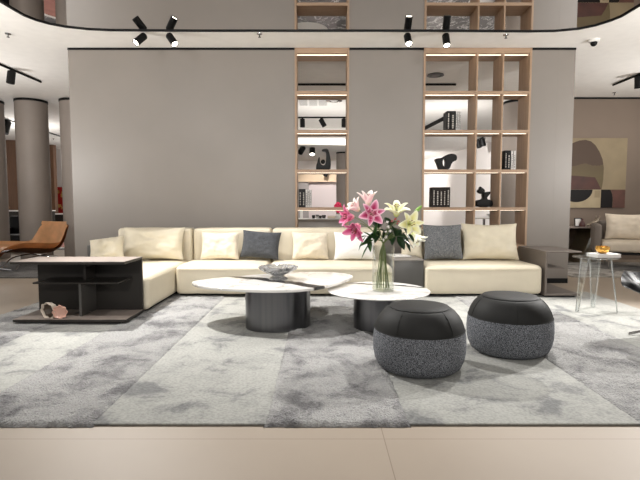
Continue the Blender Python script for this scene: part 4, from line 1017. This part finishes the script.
ar = seat_group(5.32, 7.9, R(-26))
for q in ar.children: q.location.z = .021
pl = MB().pillow(.62, .47, .17, 21, .022).build('cushion', BEIGE_PILLOW); p = P(625, 246, 8.35); pl.location = (5.36, 8.42, .51); pl.rotation_euler = (-.28, .02, R(-24)); tag(pl, 'large pale beige cushion on the grey armchair at the right', 'cushion')
t = thing('side_panel_screen', 'dark upright panel behind the arm of the grey armchair', 'panel', (P(596.5, 240, 8.3).x - .02, 8.35, 0))
t = None
b = MB(); b.box(3.9, 8.2, 7.35, 9.2, .001, .02, .004); tag(b.build('rug', RUG_MARL), 'mottled grey rug under the grey armchair at the right', 'rug')

# acrylic side table
GX, GY = PZ(598.5, 258, .57).x, 4.93; GZ = RT
gt = thing('acrylic_side_table', 'clear acrylic side table with upright fin carrying book and gold bowl', 'table', (GX, GY, GZ))
zt = .552
b = MB(); b.lathe([(0, 0), (.205, 0), (.215, .006), (.205, .012), (0, .012)], (0, 0, zt), n=48); b.build('tabletop', ACRYLIC, gt)
EDGE = clear('acrylic edge', (250, 252, 252), .05, .04, .5)
EDGE2 = clear('polished acrylic edge', (250, 252, 252), .42, .08, .5)
b = MB(); b.tube([(.21 * math.cos(a), .21 * math.sin(a), zt + .006) for a in [2 * PI * k / 48 for k in range(49)]], .0062, 6); b.build('rim', EDGE, gt)
for a, q in ((R(195), 1), (R(-28), 1), (R(62), 1)):
    dx, dy = math.cos(a), math.sin(a); sx, sy = -dy, dx
    vs = []
    for z, r0, hw in ((0, .21, .015), (zt, .135, .05)):
        for tt in (-.006, .006):
            for s_ in (-1, 1): vs.append((dx * (r0 + tt) + sx * s_ * hw, dy * (r0 + tt) + sy * s_ * hw, z))
    b = MB(); b.raw(vs, [(0, 1, 5, 4), (2, 6, 7, 3), (0, 4, 6, 2), (1, 3, 7, 5), (0, 2, 3, 1), (4, 5, 7, 6)]); lg = b.build('leg', EDGE, gt, smooth=False)
    b = MB(); mid_ = lambda i_, j_: tuple((Vector(vs[i_]) + Vector(vs[j_])) / 2)
    b.tube([mid_(0, 2), mid_(4, 6)], .0065, 8); b.tube([mid_(1, 3), mid_(5, 7)], .0065, 8); b.build('polished_edge', EDGE2, lg)
b = MB(); b.raw([(-.135, -.004, zt + .0125), (-.075, -.004, zt + .0125), (-.055, -.004, zt + .21), (-.068, -.004, zt + .205), (-.135, .004, zt + .0125), (-.075, .004, zt + .0125), (-.055, .004, zt + .21), (-.068, .004, zt + .205)],
               [(0, 1, 2, 3), (7, 6, 5, 4), (0, 3, 7, 4), (1, 5, 6, 2), (3, 2, 6, 7), (0, 4, 5, 1)]); b.build('fin', EDGE, gt, smooth=False)
zz = GZ + zt + .0128
bk = thing('book', 'thick white book lying on the clear acrylic side table', 'book', (GX + .07, GY - .02, zz), .06)
b = MB(); b.box(-.125, .125, -.09, .09, 0, .003); b.box(-.125, .125, -.09, .09, .032, .035); b.box(-.125, -.122, -.09, .09, .003, .032); b.build('cover', PAPER, bk)
b = MB(); b.box(-.1215, .121, -.086, .086, .0032, .0318); b.build('pages', WALL_WHITE, bk)
gb = thing('gold_bowl', 'amber gold faceted bowl sitting on the white book', 'bowl', (GX + .055, GY - .02, zz + .0355))
b = MB(); b.lathe([(0, 0), (.03, 0), (.055, .018), (.068, .045), (.062, .072), (.056, .072), (.061, .045), (.05, .022), (0, .008)], n=36, wob=lambda a, z: 1 + .04 * math.cos(a * 7 + z * 60)); b.build('basin', GOLD, gb, ang=12)
b = MB(); b.tube([(.059 * math.cos(a) * (1 + .04 * math.cos(a * 7 + 4.3)), .059 * math.sin(a) * (1 + .04 * math.cos(a * 7 + 4.3)), .072) for a in [2 * PI * k / 40 for k in range(41)]], .0028, 6); b.build('rim', GOLD, gb)

# black lounge chair at right edge
bc = thing('swivel_chair', 'glossy black leather lounge chair with star base at the right edge', 'chair', (3.06, 3.98, .013), R(20))
pr = chain([(-.44, 0, .36), (-.40, 0, .418), (-.28, 0, .42), (0, 0, .38), (.22, 0, .39), (.36, 0, .55), (.46, 0, .85)], 6)
def bfn(off):
    def fn(u, v):
        k = u * (len(pr) - 1); i = min(int(k), len(pr) - 2); p = pr[i].lerp(pr[i + 1], k - i); d = (pr[i + 1] - pr[i]).normalized(); nrm = Vector((-d.z, 0, d.x)); t = -1 + 2 * v
        w = .29 * min(1, .08 + u / .3) ** .5
        return p + Vector((0, t * w, 0)) + nrm * (.10 * abs(t) ** 2.5 + off + .006 * math.cos(u * 40) * math.cos(t * 9))
    return fn
b = MB(); b.grid(bfn(0), 44, 18, thick=.06); b.build('shell', BLACK_LEATHER, bc)
b = MB(); b.tube([(0, 0, .05), (0, 0, .315)], .022, 12); b.build('post', CHROME, bc)
for k in range(4):
    a = R(158) + k * PI / 2; b = MB(); b.tube(chain([(0, 0, .07), (.2 * math.cos(a), .2 * math.sin(a), .055), (.45 * math.cos(a), .45 * math.sin(a), .012)], 5), [.016] * 6 + [.011] * 5, 8); b.build('foot', CHROME, bc)

# ================================================================== LIGHT
def spot(loc, aim, power, size, blend=.6, rad=.05, col=(1, .93, .83)):
    l = bpy.data.lights.new('spot', 'SPOT'); l.energy = power; l.spot_size = R(size); l.spot_blend = blend; l.shadow_soft_size = rad; l.color = col
    o = bpy.data.objects.new('lamp_or_fill_light', l); COL.objects.link(o); o.location = loc
    o.rotation_euler = (Vector(aim) - Vector(loc)).to_track_quat('-Z', 'Y').to_euler(); return o
W = (1, .975, .945)
spot((-2.5, 5.5, 3.2), (-.6, 4.4, 0), 680, 80, .6, .03, W)
spot((-.2, 5.2, 3.2), (-.2, 4.6, 0), 130, 90, .8, .06, W)
spot((2.4, 5.4, 3.2), (1.7, 4.2, 0), 340, 72, .7, .04, W)
spot((-2.3, 3.6, 3.2), (-2.3, 3.95, 0), 190, 62, .8, .05, W)
spot((3.9, 6.1, 3.1), (3.2, 4.4, 0), 60, 75, .7, .03, W)
spot((5.5, 6.3, 3.15), (2.6, 3.8, .1), 950, 48, .7, .02, W)
for x in (-2.2, 0, 2.2): spot((x, 3.4, 3.2), (x, 5.9, .5), 42, 80, .9, .08, W)
for x in (-2.4, 0, 2.4): spot((x, .9, 3.2), (x, 1.6, 0), 34, 110, .9, .12, W)
for x in (-2.5, 0, 2.5): spot((x, 3.0, 3.2), (x * 1.1, 6.8, 1.9), 75, 80, 1, .1, W)
# unseen uplights added out of view to brighten the ceiling
for x, y, z, e in ((-4.9, 4.2, 1.7, 270), (5.1, 4.2, 1.7, 270), (-1.5, .4, 1.9, 290), (1.5, .4, 1.9, 290), (6.2, 7.0, 1.8, 120), (-6.0, 7.0, 1.8, 90)):
    spot((x, y, z), (x * .6, y + 2.6, H), e, 140, 1, .12, W)
# rear rooms, including unseen uplights added to lift their ceilings
spot((.0, 8.2, 3.15), (.0, 8.8, .8), 90, 70, .9, .08, W)
spot((.1, 10.4, 1.6), (.1, 11.6, H), 110, 150, 1, .1, W)
spot((2.6, 10.0, 1.6), (3.2, 12.5, H), 170, 150, 1, .1, W)
spot((3.6, 19.5, 1.6), (3.8, 21.5, H), 170, 150, 1, .1, W)
spot((.1, 9.5, 3.1), (.1, 11.5, 0), 200, 120, 1, .1, W)
spot((.1, 15.2, 2.7), (.25, 18.1, .9), 260, 70, .8, .05, W)
spot((3.0, 18.0, 3.1), (4.3, 24.6, 1.2), 1000, 75, .9, .1, W)
spot((3.4, 13.6, 3.1), (5.6, 18.0, 1.2), 600, 80, .9, .1, W)
spot((3.3, 8.6, 3.15), (3.6, 10.5, 0), 90, 110, .9, .1, W)
for x, y, z, e in ((-8, 13, 2.4, 80), (-7.4, 16.6, 2.2, 50), (7.5, 8.0, 2.6, 30), (-5.6, 7.4, 1.9, 24)):  # unseen point fills added to brighten the side and rear areas
    l = bpy.data.lights.new('fill_light', 'POINT'); l.energy = e; l.shadow_soft_size = .15; l.color = (1, .97, .93)
    o = bpy.data.objects.new('lamp_or_fill_light', l); COL.objects.link(o); o.location = (x, y, z)

w = bpy.data.worlds.new('world'); sc.world = w; w.use_nodes = True
w.node_tree.nodes['Background'].inputs[0].default_value = (1, .975, .945, 1); w.node_tree.nodes['Background'].inputs[1].default_value = .55
sc.view_settings.view_transform = 'Standard'; sc.view_settings.look = 'None'; sc.view_settings.exposure = .17; sc.view_settings.gamma = 1
sc.cycles.max_bounces = 10; sc.cycles.transparent_max_bounces = 16; sc.cycles.caustics_reflective = False; sc.cycles.caustics_refractive = False
sc.cycles.sample_clamp_indirect = 4
# a leftover empty without parts would be no thing at all
for o in list(bpy.data.objects):
    if o.type == 'EMPTY' and not o.children: bpy.data.objects.remove(o)
